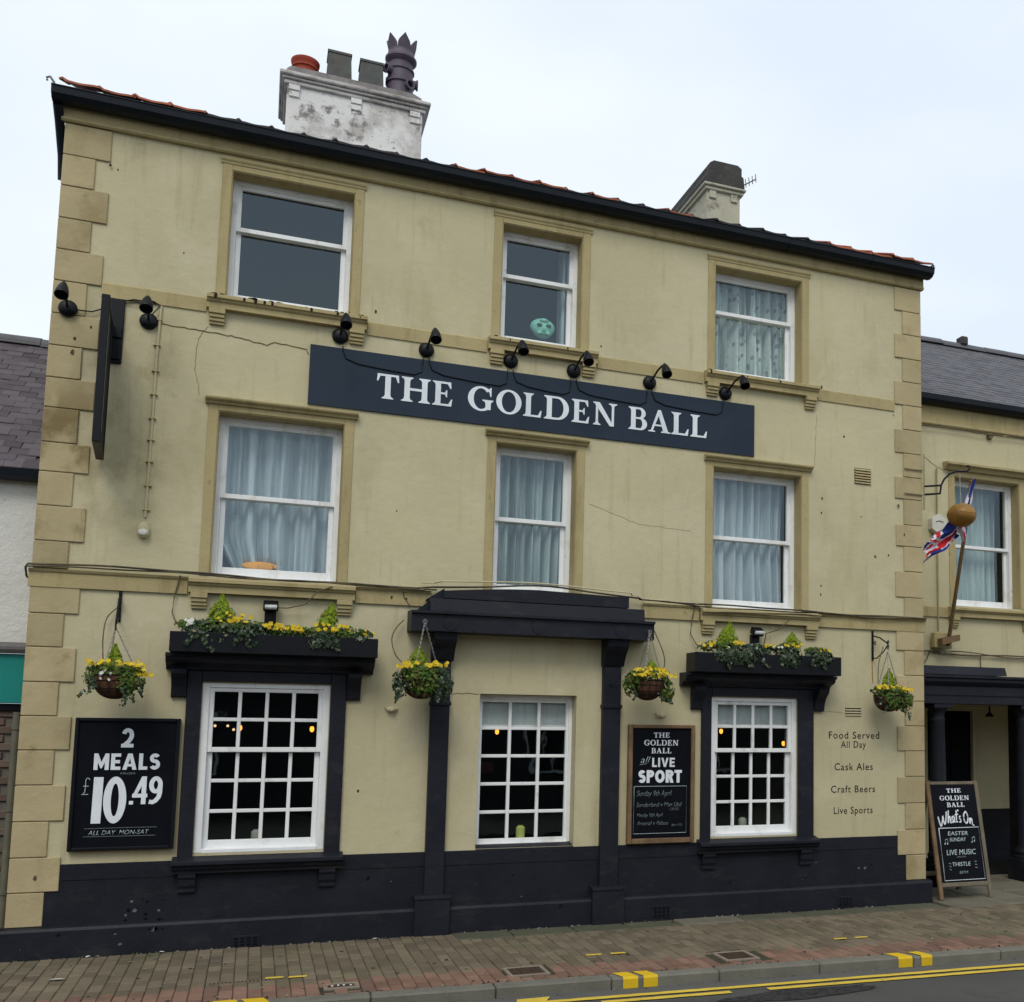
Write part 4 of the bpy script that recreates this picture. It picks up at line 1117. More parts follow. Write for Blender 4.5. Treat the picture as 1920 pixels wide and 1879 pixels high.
# chimney with four pots
cb = MB(); cb.box(1.80, 3.43, 2.8, 3.75, 8.4, 9.80, .01)
ch = cb.build('chimney', M['chimwhite'], pub)
mb = MB()
mb.box(1.765, 3.465, 2.765, 3.785, 9.79, 9.84, .008); mb.box(1.74, 3.49, 2.74, 3.81, 9.842, 9.875, .008); mb.box(1.71, 3.52, 2.71, 3.84, 9.877, 9.93, .012)
mb.build('cornice', paint('chimney_cornice', (.50, .48, .46), .9, .1, 3, [((.16, .145, .13), 3.5, (1, 1, 2.5), .46, .64, .8), ((.10, .09, .09), 9, (1, 1, 1), .62, .70, .7)], [(18, .4)]), ch)
for xa in (1.82, 2.55, 3.27):
    mb = MB(); mb.box(xa, xa + .13, 2.765, 2.8, 9.72, 9.788, .004); mb.box(xa + .004, xa + .126, 2.78, 2.8, 9.64, 9.718, .004); mb.build('corbel', M['chimwhite'], ch)
mb = MB(); mb.prism([(1.76, 9.932), (1.80, 10.0), (1.85, 10.03), (3.30, 10.03), (3.40, 9.99), (3.44, 9.932)], 'y', 2.78, 3.77); mb.build('flaunching', M['chimcap'], ch)
mb = MB(); mb.lathe([(.155, 9.98), (.145, 10.14), (.148, 10.16), (.165, 10.165), (.165, 10.18), (.15, 10.19), (.155, 10.22), (.17, 10.24), (.172, 10.27), (.165, 10.275), (.13, 10.27), (.125, 10.0)], (2.0, 3.05, 0), 28); mb.build('chimney_pot', M['clayred'], ch)
def square_pot(x, z1, w):
    mb = MB(); h = w / 2; y = 3.05
    r0 = [(x - h * 1.06, y - h * 1.06, 9.98), (x + h * 1.06, y - h * 1.06, 9.98), (x + h * 1.06, y + h * 1.06, 9.98), (x - h * 1.06, y + h * 1.06, 9.98)]
    s = .90
    r1 = [(x - h * s, y - h * s, z1), (x + h * s, y - h * s, z1), (x + h * s, y + h * s, z1), (x - h * s, y + h * s, z1)]
    i0 = [(x + (p[0] - x) * .72, y + (p[1] - y) * .72, z1) for p in r1]; i1 = [(p[0], p[1], 10.1) for p in i0]
    mb.add(r0 + r1 + i0 + i1, [(0, 1, 5, 4), (1, 2, 6, 5), (2, 3, 7, 6), (3, 0, 4, 7), (4, 5, 9, 8), (5, 6, 10, 9), (6, 7, 11, 10), (7, 4, 8, 11), (8, 9, 13, 12), (9, 10, 14, 13), (10, 11, 15, 14), (11, 8, 12, 15)])
    mb.box(x - h * s - .012, x + h * s + .012, y - h * s - .012, y - h * s, z1 - .03, z1 + .004, .003)
    mb.box(x - h * s - .012, x - h * s, y - h * s, y + h * s, z1 - .03, z1 + .004, .003); mb.box(x + h * s, x + h * s + .012, y - h * s, y + h * s, z1 - .03, z1 + .004, .003)
    mb.build('chimney_pot', M['potgrey'], ch)
square_pot(2.40, 10.44, .30); square_pot(2.79, 10.42, .30)
px, py = 3.16, 3.05
mb = MB(); mb.lathe([(.185, 9.98), (.17, 10.10), (.165, 10.24), (.185, 10.25), (.185, 10.275), (.162, 10.285), (.158, 10.42), (.175, 10.43), (.175, 10.45), (.152, 10.46), (.15, 10.54), (.175, 10.555), (.20, 10.585), (.20, 10.61), (.18, 10.63), (.165, 10.68), (.168, 10.70), (.13, 10.70), (.12, 10.1)], (px, py, 0), 28)
for i in range(6):
    a0, a1 = 2 * math.pi * (i + .02) / 6 + .1, 2 * math.pi * (i + .98) / 6 + .1
    am = (a0 + a1) / 2
    def cp(a, r_, z): return (px + r_ * math.cos(a), py + r_ * math.sin(a), z)
    a2, a3 = a0 * .86 + a1 * .14, a0 * .14 + a1 * .86
    o = [cp(a0, .166, 10.70), cp(a1, .166, 10.70), cp(a1 * .97 + a0 * .03, .178, 10.765), cp(a3, .186, 10.80), cp(am, .205, 10.885), cp(a2, .186, 10.80), cp(a0 * .97 + a1 * .03, .178, 10.765)]
    q = [(px + (p[0] - px) * .86, py + (p[1] - py) * .86, p[2]) for p in o]
    mb.add(o + q, [tuple(range(7)), tuple(range(13, 6, -1))] + [(j, (j + 1) % 7, 7 + (j + 1) % 7, 7 + j) for j in range(7)])
for (a, z) in ((-150, 10.40), (-60, 10.20), (-5, 10.30), (120, 10.4)):
    ca, sa = math.cos(R(a)), math.sin(R(a))
    mt = Matrix.Translation((px + .15 * ca, py + .15 * sa, z)) @ Matrix.Rotation(R(a), 4, 'Z') @ Matrix.Rotation(R(90), 4, 'Y')
    mb.lathe([(.055, 0), (.055, .05), (.068, .055), (.068, .075), (.045, .075), (.04, .0)], n=16, mat=mt)
mb.build('chimney_pot', M['potpurple'], ch)

# second chimney, deep and narrow, by the right end
cb = MB(); cb.box(7.34, 7.85, 2.6, 4.05, 8.4, 9.52, .01); ch2 = cb.build('chimney', M['chimcream'], pub)
mb = MB(); mb.box(7.30, 7.89, 2.56, 4.09, 9.51, 9.56, .01); mb.box(7.27, 7.92, 2.53, 4.12, 9.562, 9.60, .01)
for xa, ya in ((7.37, 2.575), (7.70, 2.575)): mb.box(xa, xa + .1, ya, 2.6, 9.40, 9.509, .004)
mb.build('cornice', M['chimcream'], ch2)
mb = MB(); mb.prism([(7.31, 9.602), (7.31, 9.72), (7.34, 9.78), (7.36, 9.79), (7.36, 9.90), (7.42, 9.94), (7.79, 9.94), (7.85, 9.90), (7.85, 9.79), (7.88, 9.77), (7.90, 9.602)], 'y', 2.55, 4.10); mb.build('cap', M['chimdark'], ch2)
t = thing('tv_aerial', 'thin grey comb aerial sticking out from the small right-hand chimney', 'aerial', (7.84, 2.9, 9.75))
mb = MB(); mb.tube([(7.80, 2.9, 9.70), (7.92, 2.88, 9.78), (8.22, 2.85, 9.98)], .009, 6); mb.build('boom', M['pipe'], t)
mb = MB()
for i in range(5):
    f = .3 + .17 * i; c = Vector((7.92, 2.88, 9.78)).lerp(Vector((8.22, 2.85, 9.98)), f)
    mb.tube([c + Vector((-.02, -.03, .06)), c - Vector((-.02, -.03, .03))], .006, 5)
mb.build('rod', M['pipe'], t)

# ------------------------------------------------------------------ name sign, painted lettering
sg = MB(); sg.box(2.135, 6.85, -.02, -.0005, 5.008, 5.598, .002)
sign = tag(sg.build('name_sign', M['signnavy']), 'long navy sign with white capitals THE GOLDEN BALL above the middle windows', 'sign')
LX = dict(T=(2.758, 2.969), H=(2.993, 3.271), E=(3.294, 3.490), G=(3.645, 3.900), O=(3.932, 4.192), L=(4.212, 4.405), D=(4.431, 4.695), E2=(4.727, 4.917), N=(4.947, 5.227), B=(5.356, 5.565), A=(5.582, 5.836), L2=(5.847, 6.049), L3=(6.070, 6.268))
for word in (('T', 'H', 'E'), ('G', 'O', 'L', 'D', 'E2', 'N'), ('B', 'A', 'L2', 'L3')):
    sf = Serif(-.02, .0035)
    for kx in word: sf.glyph(kx[0], LX[kx][0], LX[kx][1], 5.150, 5.397)
    sf.mb.build('lettering', M['letter'], sign)
for txt, bx in (('Food Served', (7.815, 8.478, 1.868, 1.950)), ('All Day', (7.972, 8.30, 1.742, 1.842)), ('Cask Ales', (7.888, 8.39, 1.512, 1.594)), ('Craft Beers', (7.843, 8.42, 1.262, 1.342)), ('Live Sports', (7.878, 8.385, 1.000, 1.104))):
    font_text(txt, bx, -.0005, M['lettdark'], pub, bold=.006, space=1.15, depth=.001)

# menu board at the left
t = thing('menu_board', 'black framed board reading 2 MEALS from 10.49 left of the windows', 'sign', (.81, 0, .87))
mb = MB(); mb.box(.43, 1.185, -.045, -.001, .90, 1.985); mb.build('panel', M['board'], t)
for q in ((.40, .43, .875, 2.01), (1.185, 1.215, .875, 2.01), (.43, 1.185, .875, .905), (.43, 1.185, 1.98, 2.01)):
    mb = MB(); mb.box(q[0] + .0005, q[1] - .0005, -.068, -.002, q[2], q[3], .006); mb.build('frame', M['black'], t)
BY = -.045
sn = Sans(BY, .0028); sn.glyph('2', .757, .853, 1.755, 1.922, .034); sn.mb.build('lettering', M['letter'], t)
sans_word('MEALS', (.558, 1.07, 1.562, 1.703), BY, M['letter'], t, .031)
font_text('FROM', (.768, .878, 1.522, 1.539), BY, M['chalkdim'], t)
mb = MB(); mb.prism([(.564, 1.106), (.637, 1.106), (.641, 1.500), (.568, 1.500)], 'y', BY - .003, BY - .0003); mb.build('lettering', M['letter'], t)
sf = Serif(BY, .003); sf.ring(.5, .5, .5, .5, .33, .15, 0, 360, lambda x, z: (.648 + x * .176, 1.104 + z * .4), 48); sf.mb.build('lettering', M['letter'], t)
mb = MB(); mb.box(.846, .878, BY - .003, BY - .0003, 1.263, 1.293); mb.build('lettering', M['letter'], t)
for fig, xa, xb in (('4', .868, .985), ('9', .995, 1.101)):
    sn = Sans(BY, .0028); sn.glyph(fig, xa, xb, 1.264, 1.504, .036); sn.mb.build('lettering', M['letter'], t)
mb = MB(); stroke(mb, [(.537, 1.478), (.528, 1.492), (.515, 1.492), (.507, 1.47), (.508, 1.42), (.505, 1.375), (.492, 1.355), (.482, 1.353), (.532, 1.354)], .0032, BY - .002); stroke(mb, [(.490, 1.424), (.532, 1.424)], .0032, BY - .002); mb.build('lettering', M['chalk'], t)
for ln in ([(.519, 1.063), (.8, 1.066), (1.074, 1.066)], [(.514, .995), (.8, .994), (1.067, .995)]):
    mb = MB(); stroke(mb, ln, .002, BY - .001); mb.build('rule', M['chalkdim'], t)
font_text('ALL DAY  MON-SAT', (.55, 1.015, 1.008, 1.045), BY, M['chalk'], t, bold=-.012, shear=.25)

# LIVE SPORT board
t = thing('chalk_board', 'narrow blackboard in brown wood frame reading LIVE SPORT by right pilaster', 'sign', (5.78, 0, .79))
mb = MB(); mb.box(5.462, 6.118, -.035, -.001, .822, 1.97); mb.build('panel', M['board'], t)
for q in ((5.415, 5.462, .775, 2.002), (6.118, 6.16, .775, 2.002), (5.462, 6.118, .775, .828), (5.462, 6.118, 1.966, 2.002)):
    mb = MB(); mb.box(q[0] + .0005, q[1] - .0005, -.06, -.002, q[2], q[3], .006); mb.build('frame', M['wood'], t)
BY = -.035
serif_word('THE', (5.697, 5.873, 1.868, 1.921), BY, M['letter'], t); serif_word('GOLDEN', (5.591, 5.974, 1.786, 1.843), BY, M['letter'], t); serif_word('BALL', (5.673, 5.895, 1.704, 1.760), BY, M['letter'], t)
font_text('all', (5.555, 5.665, 1.605, 1.670), BY, M['chalk'], t, shear=.35, bold=-.012)
mb = MB(); stroke(mb, [(5.545, 1.586), (5.58, 1.592), (5.625, 1.596)], .002, BY - .001); mb.build('lettering', M['chalk'], t)
sans_word('LIVE', (5.683, 5.936, 1.562, 1.658), BY, M['letter'], t, .021, .16); sans_word('SPORT', (5.532, 6.018, 1.398, 1.530), BY, M['letter'], t, .033, .10)
mb = MB(); stroke(mb, [(5.488, 1.362), (6.075, 1.362), (6.075, .878), (5.487, .877), (5.488, 1.362)], .003, BY - .001); mb.build('lettering', M['chalk'], t)
for txt, bx in (('Sunday 9th April', (5.518, 5.908, 1.243, 1.318)), ('Sunderland v Man Utd', (5.515, 6.023, 1.150, 1.195)), ('1.30 KO', (5.886, 5.989, 1.110, 1.137)), ('Monday 10th April', (5.522, 5.809, 1.035, 1.085)), ('Arsenal v Palace', (5.523, 5.87, .963, 1.003)), ('8pm KO', (5.91, 6.031, .942, .970))):
    font_text(txt, bx, BY, M['chalkdim'], t, bold=-.012, shear=.3)

# hanging pub sign, edge on
SROT = Matrix.Translation((.5, -.765, 0)) @ Matrix.Rotation(R(4.6), 4, 'Z') @ Matrix.Translation((-.5, .765, 0))
SXF = lambda v: SROT @ v
t = thing('projecting_sign', 'black pub sign board standing out edge-on from the left wall', 'sign', (.49, 0, 4.28))
mb = MB(); mb.box(.477, .523, -.74, -.07, 4.29, 5.515, .005); mb.build('panel', M['board'], t, xf=SXF)
for q in ((-.765, -.725, 4.272, 5.53), (-.085, -.05, 4.272, 5.53)):
    mb = MB(); mb.box(.468, .532, q[0], q[1], q[2], q[3], .006); mb.build('frame', M['black'], t, xf=SXF)
for z in (4.2725, 5.49):
    mb = MB(); mb.box(.4685, .5315, -.724, -.086, z, z + .0385, .005); mb.build('frame', M['black'], t, xf=SXF)
mb = MB(); mb.box(.5235, .5265, -.62, -.60, 4.40, 5.40); mb.build('border', M['chalk'], t, xf=SXF)
mb = MB(); mb.box(.435, .555, -.03, -.001, 5.17, 5.765, .005); mb.box(.455, .545, -.05, -.0305, 5.2, 5.3, .005); mb.box(.455, .545, -.05, -.0305, 5.4, 5.5, .005); mb.build('wall_plate', M['black'], t)

# ------------------------------------------------------------------ sign lamps
def lamp_tree(label, group):
    t = thing('sign_lamp', label, 'wall lamp', (0, 0, 0), group)
    mb = MB(); rot = Matrix.Rotation(R(90), 4, 'X')
    mb.lathe([(.074, .0), (.076, .018), (.070, .035), (.05, .05), (.028, .058), (.0001, .06)], n=26, mat=rot); mb.build('wall_plate', M['black'], t)
    mb = MB(); mb.tube([(0, -.05, .0), (.004, -.12, .025), (.01, -.24, .07), (.016, -.36, .085), (.02, -.405, .07), (.022, -.425, .04)], .011, 8); mb.build('arm', M['black'], t)
    mt = Matrix.Translation((.022, -.425, .055)) @ Matrix.Rotation(R(-32), 4, 'X') @ Matrix.Rotation(R(180), 4, 'X')
    mb = MB(); mb.lathe([(.0001, -.035), (.018, -.033), (.028, -.01), (.042, .03), (.050, .075), (.055, .125), (.053, .13), (.047, .126), (.042, .08), (.001, .06)], n=22, mat=mt); mb.build('shade', M['black'], t)
    return t
LAMPS = [((2.40, 5.715), 'black spot lamp over the left end of the navy sign, below window corbel'),
         ((3.22, 5.70), 'black spot lamp above letters THE of the navy sign'),
         ((4.07, 5.71), 'black spot lamp below left corbel of middle top window sill'),
         ((4.74, 5.70), 'black spot lamp below right corbel of middle top window sill'),
         ((5.59, 5.69), 'black spot lamp on bare wall above letters EN of the navy sign'),
         ((6.49, 5.69), 'black spot lamp over the right end of the navy sign, below lace window'),
         ((.115, 5.605), 'black spot lamp on corner quoins left of the projecting sign'),
         ((.75, 5.60), 'black spot lamp just right of the projecting sign')]
l0 = lamp_tree(LAMPS[0][1], 'sign lamps on the front'); l0.location = (LAMPS[0][0][0], -.0005, LAMPS[0][0][1])
for (p, lab) in LAMPS[1:]:
    c = copy_tree(l0, (p[0], -.0005 if p[0] > .3 else -.030, p[1])); c['label'] = lab
mb = MB()
def sag(mb, a, b2, d, r=.005, n=10, y=-.027):
    mb.tube([(a[0] + (b2[0] - a[0]) * i / n, y, a[1] + (b2[1] - a[1]) * i / n - d * 4 * (i / n) * (1 - i / n)) for i in range(n + 1)], r, 6)
xs = [p[0] for p, _ in LAMPS[:6]]
for i in range(5):
    a, b2 = xs[i] + .03, xs[i + 1] - .03
    mb.tube([(a, -.012, 5.62), (a, -.027, 5.58), (a + .03, -.027, 5.50), (a + .15, -.027, 5.46), ((a + b2) / 2 + .1, -.027, 5.435), (b2 - .08, -.027, 5.43), (b2 - .01, -.027, 5.47), (b2, -.027, 5.58), (b2, -.012, 5.62)], .0055, 6)
tag(mb.build('lamp_cable', M['black']), 'thin black cable looping over the navy sign from lamp to lamp', 'cable')
mb = MB(); mb.tube([(.16, -.05, 5.60), (.3, -.03, 5.61), (.44, -.03, 5.68)], .006, 6); mb.tube([(.55, -.03, 5.75), (.62, -.02, 5.78), (.70, -.03, 5.775), (.78, -.02, 5.79), (.84, -.02, 5.76), (.78, -.05, 5.66)], .006, 6); mb.tube([(.55, -.02, 5.735), (.65, -.03, 5.75), (.80, -.02, 5.78)], .005, 6)
tag(mb.build('lamp_cable', M['black']), 'thin black cable tying the two lamps beside the projecting sign', 'cable')
# conduit
t = thing('conduit', 'cream cable conduit with clips running down to a small wall light', 'conduit', (.82, 0, 4.6))
mb = MB(); mb.tube([(.845, -.015, 5.76), (.835, -.012, 5.4), (.83, -.012, 4.6), (.825, -.012, 3.80)], .011, 8); mb.build('pipe', M['stucco'], t)
for z in (5.62, 5.38, 5.14, 4.92, 4.70, 4.50, 4.30, 4.08, 3.86):
    mb = MB(); mb.box(.80, .86, -.026, -.001, z, z + .012, .003); mb.build('clip', M['trim'], t)
mb = MB(); mb.lathe([(.052, 0), (.052, .03), (.045, .055), (.02, .07), (.0001, .072)], n=20, sy=1.5, mat=Matrix.Translation((.82, -.001, 3.68)) @ Matrix.Rotation(R(90), 4, 'X')); mb.build('fitting', M['stucco'], t)
mb = MB(); mb.lathe([(.042, 0), (.042, .03), (.03, .045), (.0001, .05)], n=18, sy=.8, mat=Matrix.Translation((.82, -.035, 3.655)) @ Matrix.Rotation(R(90), 4, 'X')); mb.build('lens', M['alarm'], t)

# bundle of cables along the first floor band
mb = MB()
def wobble(x0, x1, z, y, amp, seed, r, n=70):
    rr = random.Random(seed); ph = [rr.uniform(0, 6.28) for _ in range(4)]
    pts = []
    for i in range(n + 1):
        x = x0 + (x1 - x0) * i / n
        pts.append((x, y + .008 * math.sin(3 * x + ph[3]), z(x) + amp * (math.sin(1.3 * x + ph[0]) + .6 * math.sin(3.1 * x + ph[1]) + .4 * math.sin(6.3 * x + ph[2])) / 2))
    mb.tube(pts, r, 6)
zb = lambda x: 3.315 - .004 * x if x < 3.3 else (3.30 + .085 * math.exp(-((x - 4.35) / .85) ** 2 * 1.1) - (.012 * max(0, x - 7.6)))
wobble(-.04, PW + .02, lambda x: zb(x) + .002, -.065, .020, 1, .010)
wobble(-.04, 3.4, lambda x: zb(x) - .016, -.07, .026, 2, .008)
wobble(5.5, PW + .02, lambda x: zb(x) - .012, -.06, .032, 3, .008)
wobble(6.3, 7.7, lambda x: 3.225, -.125, .03, 5, .006, 30)
mb.tube([(-.04, -.06, 3.31), (-.06, -.02, 3.29), (-.06, .05, 3.22), (-.05, .2, 3.2)], .009, 6)
mb.tube([(1.14, -.05, 3.29), (1.10, -.03, 3.1), (1.09, -.03, 2.95), (1.13, -.1, 2.86), (1.2, -.2, 2.80)], .006, 6)
mb.tube([(2.43, -.12, 3.26), (2.30, -.13, 3.2), (2.2, -.09, 3.08), (2.05, -.07, 3.04), (1.96, -.06, 3.04)], .006, 6)
mb.tube([(6.14, -.05, 3.28), (6.11, -.03, 3.1), (6.10, -.03, 2.98), (6.16, -.06, 2.86), (6.3, -.2, 2.79)], .006, 6)
mb.tube([(7.25, -.12, 3.18), (7.15, -.06, 3.07), (7.0, -.04, 3.02), (6.97, -.05, 2.9)], .006, 6)
mb.tube([(3.08, -.04, 3.29), (3.10, -.03, 3.20), (3.16, -.03, 3.12)], .005, 6)
tag(mb.build('cable_bundle', M['cable']), 'tangle of dull cables strung along the band below the first floor windows', 'cable')
mb = MB(); zc = lambda x: 3.345 + .05 * math.exp(-((x - 4.35) / .8) ** 2)
mb.tube([(3.25 + i * .06, -.23 if 3.4 < 3.25 + i * .06 < 5.36 else -.08, zc(3.25 + i * .06) - (.0 if i < 38 else .03)) for i in range(44)], .008, 6)
tag(mb.build('cable', M['stucco']), 'cream cable lying along the top of the black canopy', 'cable')

# ------------------------------------------------------------------ curtains, blinds and things on the sills
def curtain(label, mat, x0, x1, z0, z1, y, folds, seed, xl=None, xr=None, amp=.030, zl=None, group=None, name='curtain'):
    rr = random.Random(seed); nx, nzz = 90, 22
    ph = [rr.uniform(0, 6.28) for _ in range(5)]
    vs, fs = [], []
    for k in range(nzz + 1):
        w = k / nzz
        for i in range(nx + 1):
            u = i / nx
            z = z0 + (z1 - z0) * w
            if zl: z = max(z, zl(u)) if w < .5 else z
            a = x0; b2 = x1 - (xr(w) if xr else 0)
            uu = u + .012 * math.sin(9 * u + 2 * w + ph[3])
            d = amp * (math.sin(2 * math.pi * folds * uu + ph[0]) + .6 * math.sin(2 * math.pi * folds * .53 * uu + ph[1] + .5 * w) + .35 * math.sin(2 * math.pi * folds * 1.9 * uu + ph[2]))
            d = abs(d) ** .8 * (1 if d > 0 else -1) * (.75 + .35 * (1 - w))
            vs.append((a + (b2 - a) * u + (xl(w) * (1 - u) ** 4 if xl else 0), y + d, z))
    for k in range(nzz):
        for i in range(nx):
            o = k * (nx + 1) + i; fs.append((o, o + 1, o + nx + 2, o + nx + 1))
    mb = MB(); mb.add(vs, fs, 0, True)
    o = mb.build(name, mat, recalc=False); tag(o, label, 'curtain', group); return o
curtain('pale net curtain with one lower corner pulled up, left first floor window', M['net'], 1.36, 2.50, 3.33, 4.90, .35, 8, 11, amp=.024, xl=lambda w: .24 * max(0, 1 - w / .24) ** .8)
curtain('pleated grey-blue net curtain in the middle first floor window', M['netgreen'], 3.93, 4.78, 3.33, 4.90, .335, 9, 12, xr=lambda w: .03 * (1 - w))
curtain('sheer curtain with goods behind it, right first floor window', M['net'], 6.33, 7.44, 3.31, 4.90, .335, 9, 13, amp=.026, xr=lambda w: .07 - .05 * abs(w - .5))
curtain('flowered lace curtain hanging in the right top floor window', M['lace'], 6.33, 7.47, 5.96, 7.20, .34, 10, 14)
curtain('narrow dim curtain at the right edge of the middle top window', M['netgreen'], 4.66, 4.84, 5.97, 7.20, .40, 3, 15)
def blind(label, x0, x1, z0, z1, y):
    t = thing('roller_blind', label, 'blind', (x0, y, z1))
    mb = MB(); mb.box(x0, x1, y, y + .006, z0, z1); mb.build('fabric', M['blind'], t)
    mb = MB(); mb.box(x0, x1, y - .008, y + .012, z0 - .022, z0 - .001, .004); mb.build('bar', M['white'], t)
blind('half lowered pale blind behind top panes of the three pane wide window', 3.90, 4.84, 1.985, 2.30, .235)
blind('pale blind behind top panes of the right ground floor window', 6.42, 7.36, 2.02, 2.31, .128)
def jar(label, x, z, mat, y=.30, h=.10):
    t = thing('candle_jar', label, 'candle jar', (x, y, z))
    mb = MB(); mb.lathe([(.042, 0), (.046, .01), (.046, h * .62), (.028, h * .68), (.03, h * .72), (.028, h * .72), (.034, h * .6), (.034, .012), (.0001, .012)], (x, y, z), 16); mb.build('jar', mat, t)
    mb = MB(); mb.lathe([(.038, .013), (.038, h * .5), (.0001, h * .52)], (x, y, z), 14); mb.lathe([(.003, h * .5), (.002, h * .6)], (x, y, z), 6); mb.build('candle', mat, t)
jar('pale candle jar on the sill of the left ground floor window', 1.885, .862, M['candlepale'], .20, .19)
jar('yellow-green candle jar on the sill of the three pane wide window', 4.37, .825, M['candle'], .245, .20)
jar('whitish candle jar on the sill of the right ground floor window', 6.84, .86, M['candlepale'], .20, .19)
mb = MB(); mb.box(1.9, 4.9, .302, .42, .78, .818); mb.box(1.2, 2.6, .16, .42, .80, .855); mb.box(6.2, 7.6, .16, .42, .80, .852)
mb.build('window_board', M['interior'], pub)
for lab, pts in (('left ground floor window', [(1.441, 1.6, 1.937, 0), (1.55, 2.2, 1.933, 0), (1.685, 1.2, 1.922, 1), (2.363, 1.0, 1.918, 1), (1.614, 2.0, 1.895, 0)]), ('three pane wide window', [(4.303, 1.2, 1.904, 1)]), ('right ground floor window', [(6.927, 1.0, 1.933, 1), (7.73, .95, 1.793, 1)])):
    for i, (x, y, z, big) in enumerate(pts):
        which = {'left ground floor window': ['small pale lamp seen at far left through the left ground floor window', 'second small pale lamp through the left ground floor window', 'brighter amber lamp by the first bar of the left ground floor window', 'amber lamp at the right side of the left ground floor window', 'dim lamp half hidden by the first bar, left ground floor window'],
                 'three pane wide window': ['amber lamp glowing inside the three pane wide window'], 'right ground floor window': ['amber lamp in left panes of the right ground floor window', 'amber lamp in right panes of the right ground floor window']}[lab][i]
        t = thing('pendant_lamp', which, 'pendant lamp', (x, y, z), 'lamps glowing inside the pub')
        r_ = .021 if big else .014
        mb = MB(); mb.ball((x, y, z), r_, r_, r_ * (1.5 if big else 1), 14, 10); mb.build('bulb', M['bulb'] if big else M['bulbpale'], t)
        mb = MB(); mb.tube([(x, y, z + r_ * 1.3), (x, y, 2.77)], .004, 5); mb.lathe([(.014, 0), (.016, .04), (.005, .05)], (x, y, z + r_ * 1.2), 10); mb.build('flex', M['black'], t)
tag(MB().box(4.28, 4.42, 1.9, 1.93, 1.42, 1.54, .004).build('picture', M['roomred']), 'small reddish picture on the back wall inside the middle ground floor window', 'picture')
# green mask on the top sill
t = thing('mask', 'pale green mask with dark eyes at the foot of a top floor window', 'mask', (4.483, .40, 6.14))
mb = MB(); vs0 = len(mb.v); mb.ball((4.483, 0.360, 6.245), .115, .075, .115, 24, 16)
mb.v = [(4.483 + (x - 4.483) * (1.0 + .25 * math.sin((z - 6.185) * 11)), y, z) for x, y, z in mb.v]
mb.ball((4.483, 0.285, 6.225), .018, .02, .03, 10, 8); mb.ball((4.483, 0.295, 6.32), .05, .02, .022, 12, 8); mb.ball((4.438, 0.295, 6.18), .03, .02, .022, 10, 8); mb.ball((4.528, 0.295, 6.18), .03, .02, .022, 10, 8)
mb.build('face', M['mask'], t)
for s in (-1, 1):
    mb = MB(); mb.ball((4.483 + s * .05, 0.285, 6.262), .03, .014, .019, 14, 10); mb.build('eye', M['maskeye'], t)
mb = MB(); mb.tube([(4.433, 0.292, 6.165), (4.483, 0.282, 6.155), (4.533, 0.292, 6.165)], .006, 6); mb.build('mouth', M['maskeye'], t)
t = thing('soft_toy', 'orange spotted soft toy with brown tufts lying on a first floor sill', 'soft toy', (1.79, .315, 3.42))
mb = MB(); mb.ball((1.79, .288, 3.462), .16, .02, .042, 24, 12); mb.build('body', M['plush'], t)
mb = MB(); rr = random.Random(5)
for i in range(140):
    u = rr.uniform(-1, 1); x = 1.81 + u * .16; h = .05 + .07 * rr.random() * (1 - abs(u) * .5)
    z = 3.47; dx = rr.uniform(-.03, .03)
    mb.add([(x - .003, .295, z), (x + .003, .295, z), (x + dx, .295 + rr.uniform(-.008, .004), z + h)], [(0, 1, 2)])
mb.build('tuft', M['fur'], t, recalc=False)
mb = MB(); mb.box(6.47, 6.62, .50, .56, 3.45, 3.66, .006); tag(mb.build('box', M['candlepale']), 'pale upright box behind the sheer curtain on the right first floor sill', 'box')
mb = MB(); mb.box(7.08, 7.25, .50, .56, 3.33, 3.52, .006); tag(mb.build('carton', M['plush']), 'tan carton behind the sheer curtain on the right first floor sill', 'carton')

# ------------------------------------------------------------------ plants
def leaf(vs, fs, c, n, up, l, w, fold=.25):
    """A folded five point leaf at c facing n with its tip towards up."""
    n = n.normalized(); up = (up - n * up.dot(n))
    if up.length < 1e-4: up = n.orthogonal()
    up.normalize(); s = up.cross(n).normalized()
    o = len(vs)
    vs += [c - up * l * .5, c + s * w * .5 + n * fold * w * .4 - up * l * .08, c + up * l * .5, c - s * w * .5 + n * fold * w * .4 - up * l * .08]
    fs += [(o, o + 1, o + 2), (o, o + 2, o + 3)]

def flower(mb, c, n, r, rr):
    n = n.normalized(); a = n.orthogonal().normalized(); b2 = n.cross(a)
    k = 5; o = []
    off = rr.uniform(0, 6.28)
    for i in range(k):
        t0 = off + 2 * math.pi * i / k
        d = a * math.cos(t0) + b2 * math.sin(t0); e = b2 * math.cos(t0) - a * math.sin(t0)
        o += [c, c + d * r * .6 + e * r * .5 + n * r * .18, c + d * r + n * r * .05, c + d * r * .6 - e * r * .5 + n * r * .18]
    mb.add(o, [f for i in range(k) for f in ((4 * i, 4 * i + 1, 4 * i + 2), (4 * i, 4 * i + 2, 4 * i + 3))])

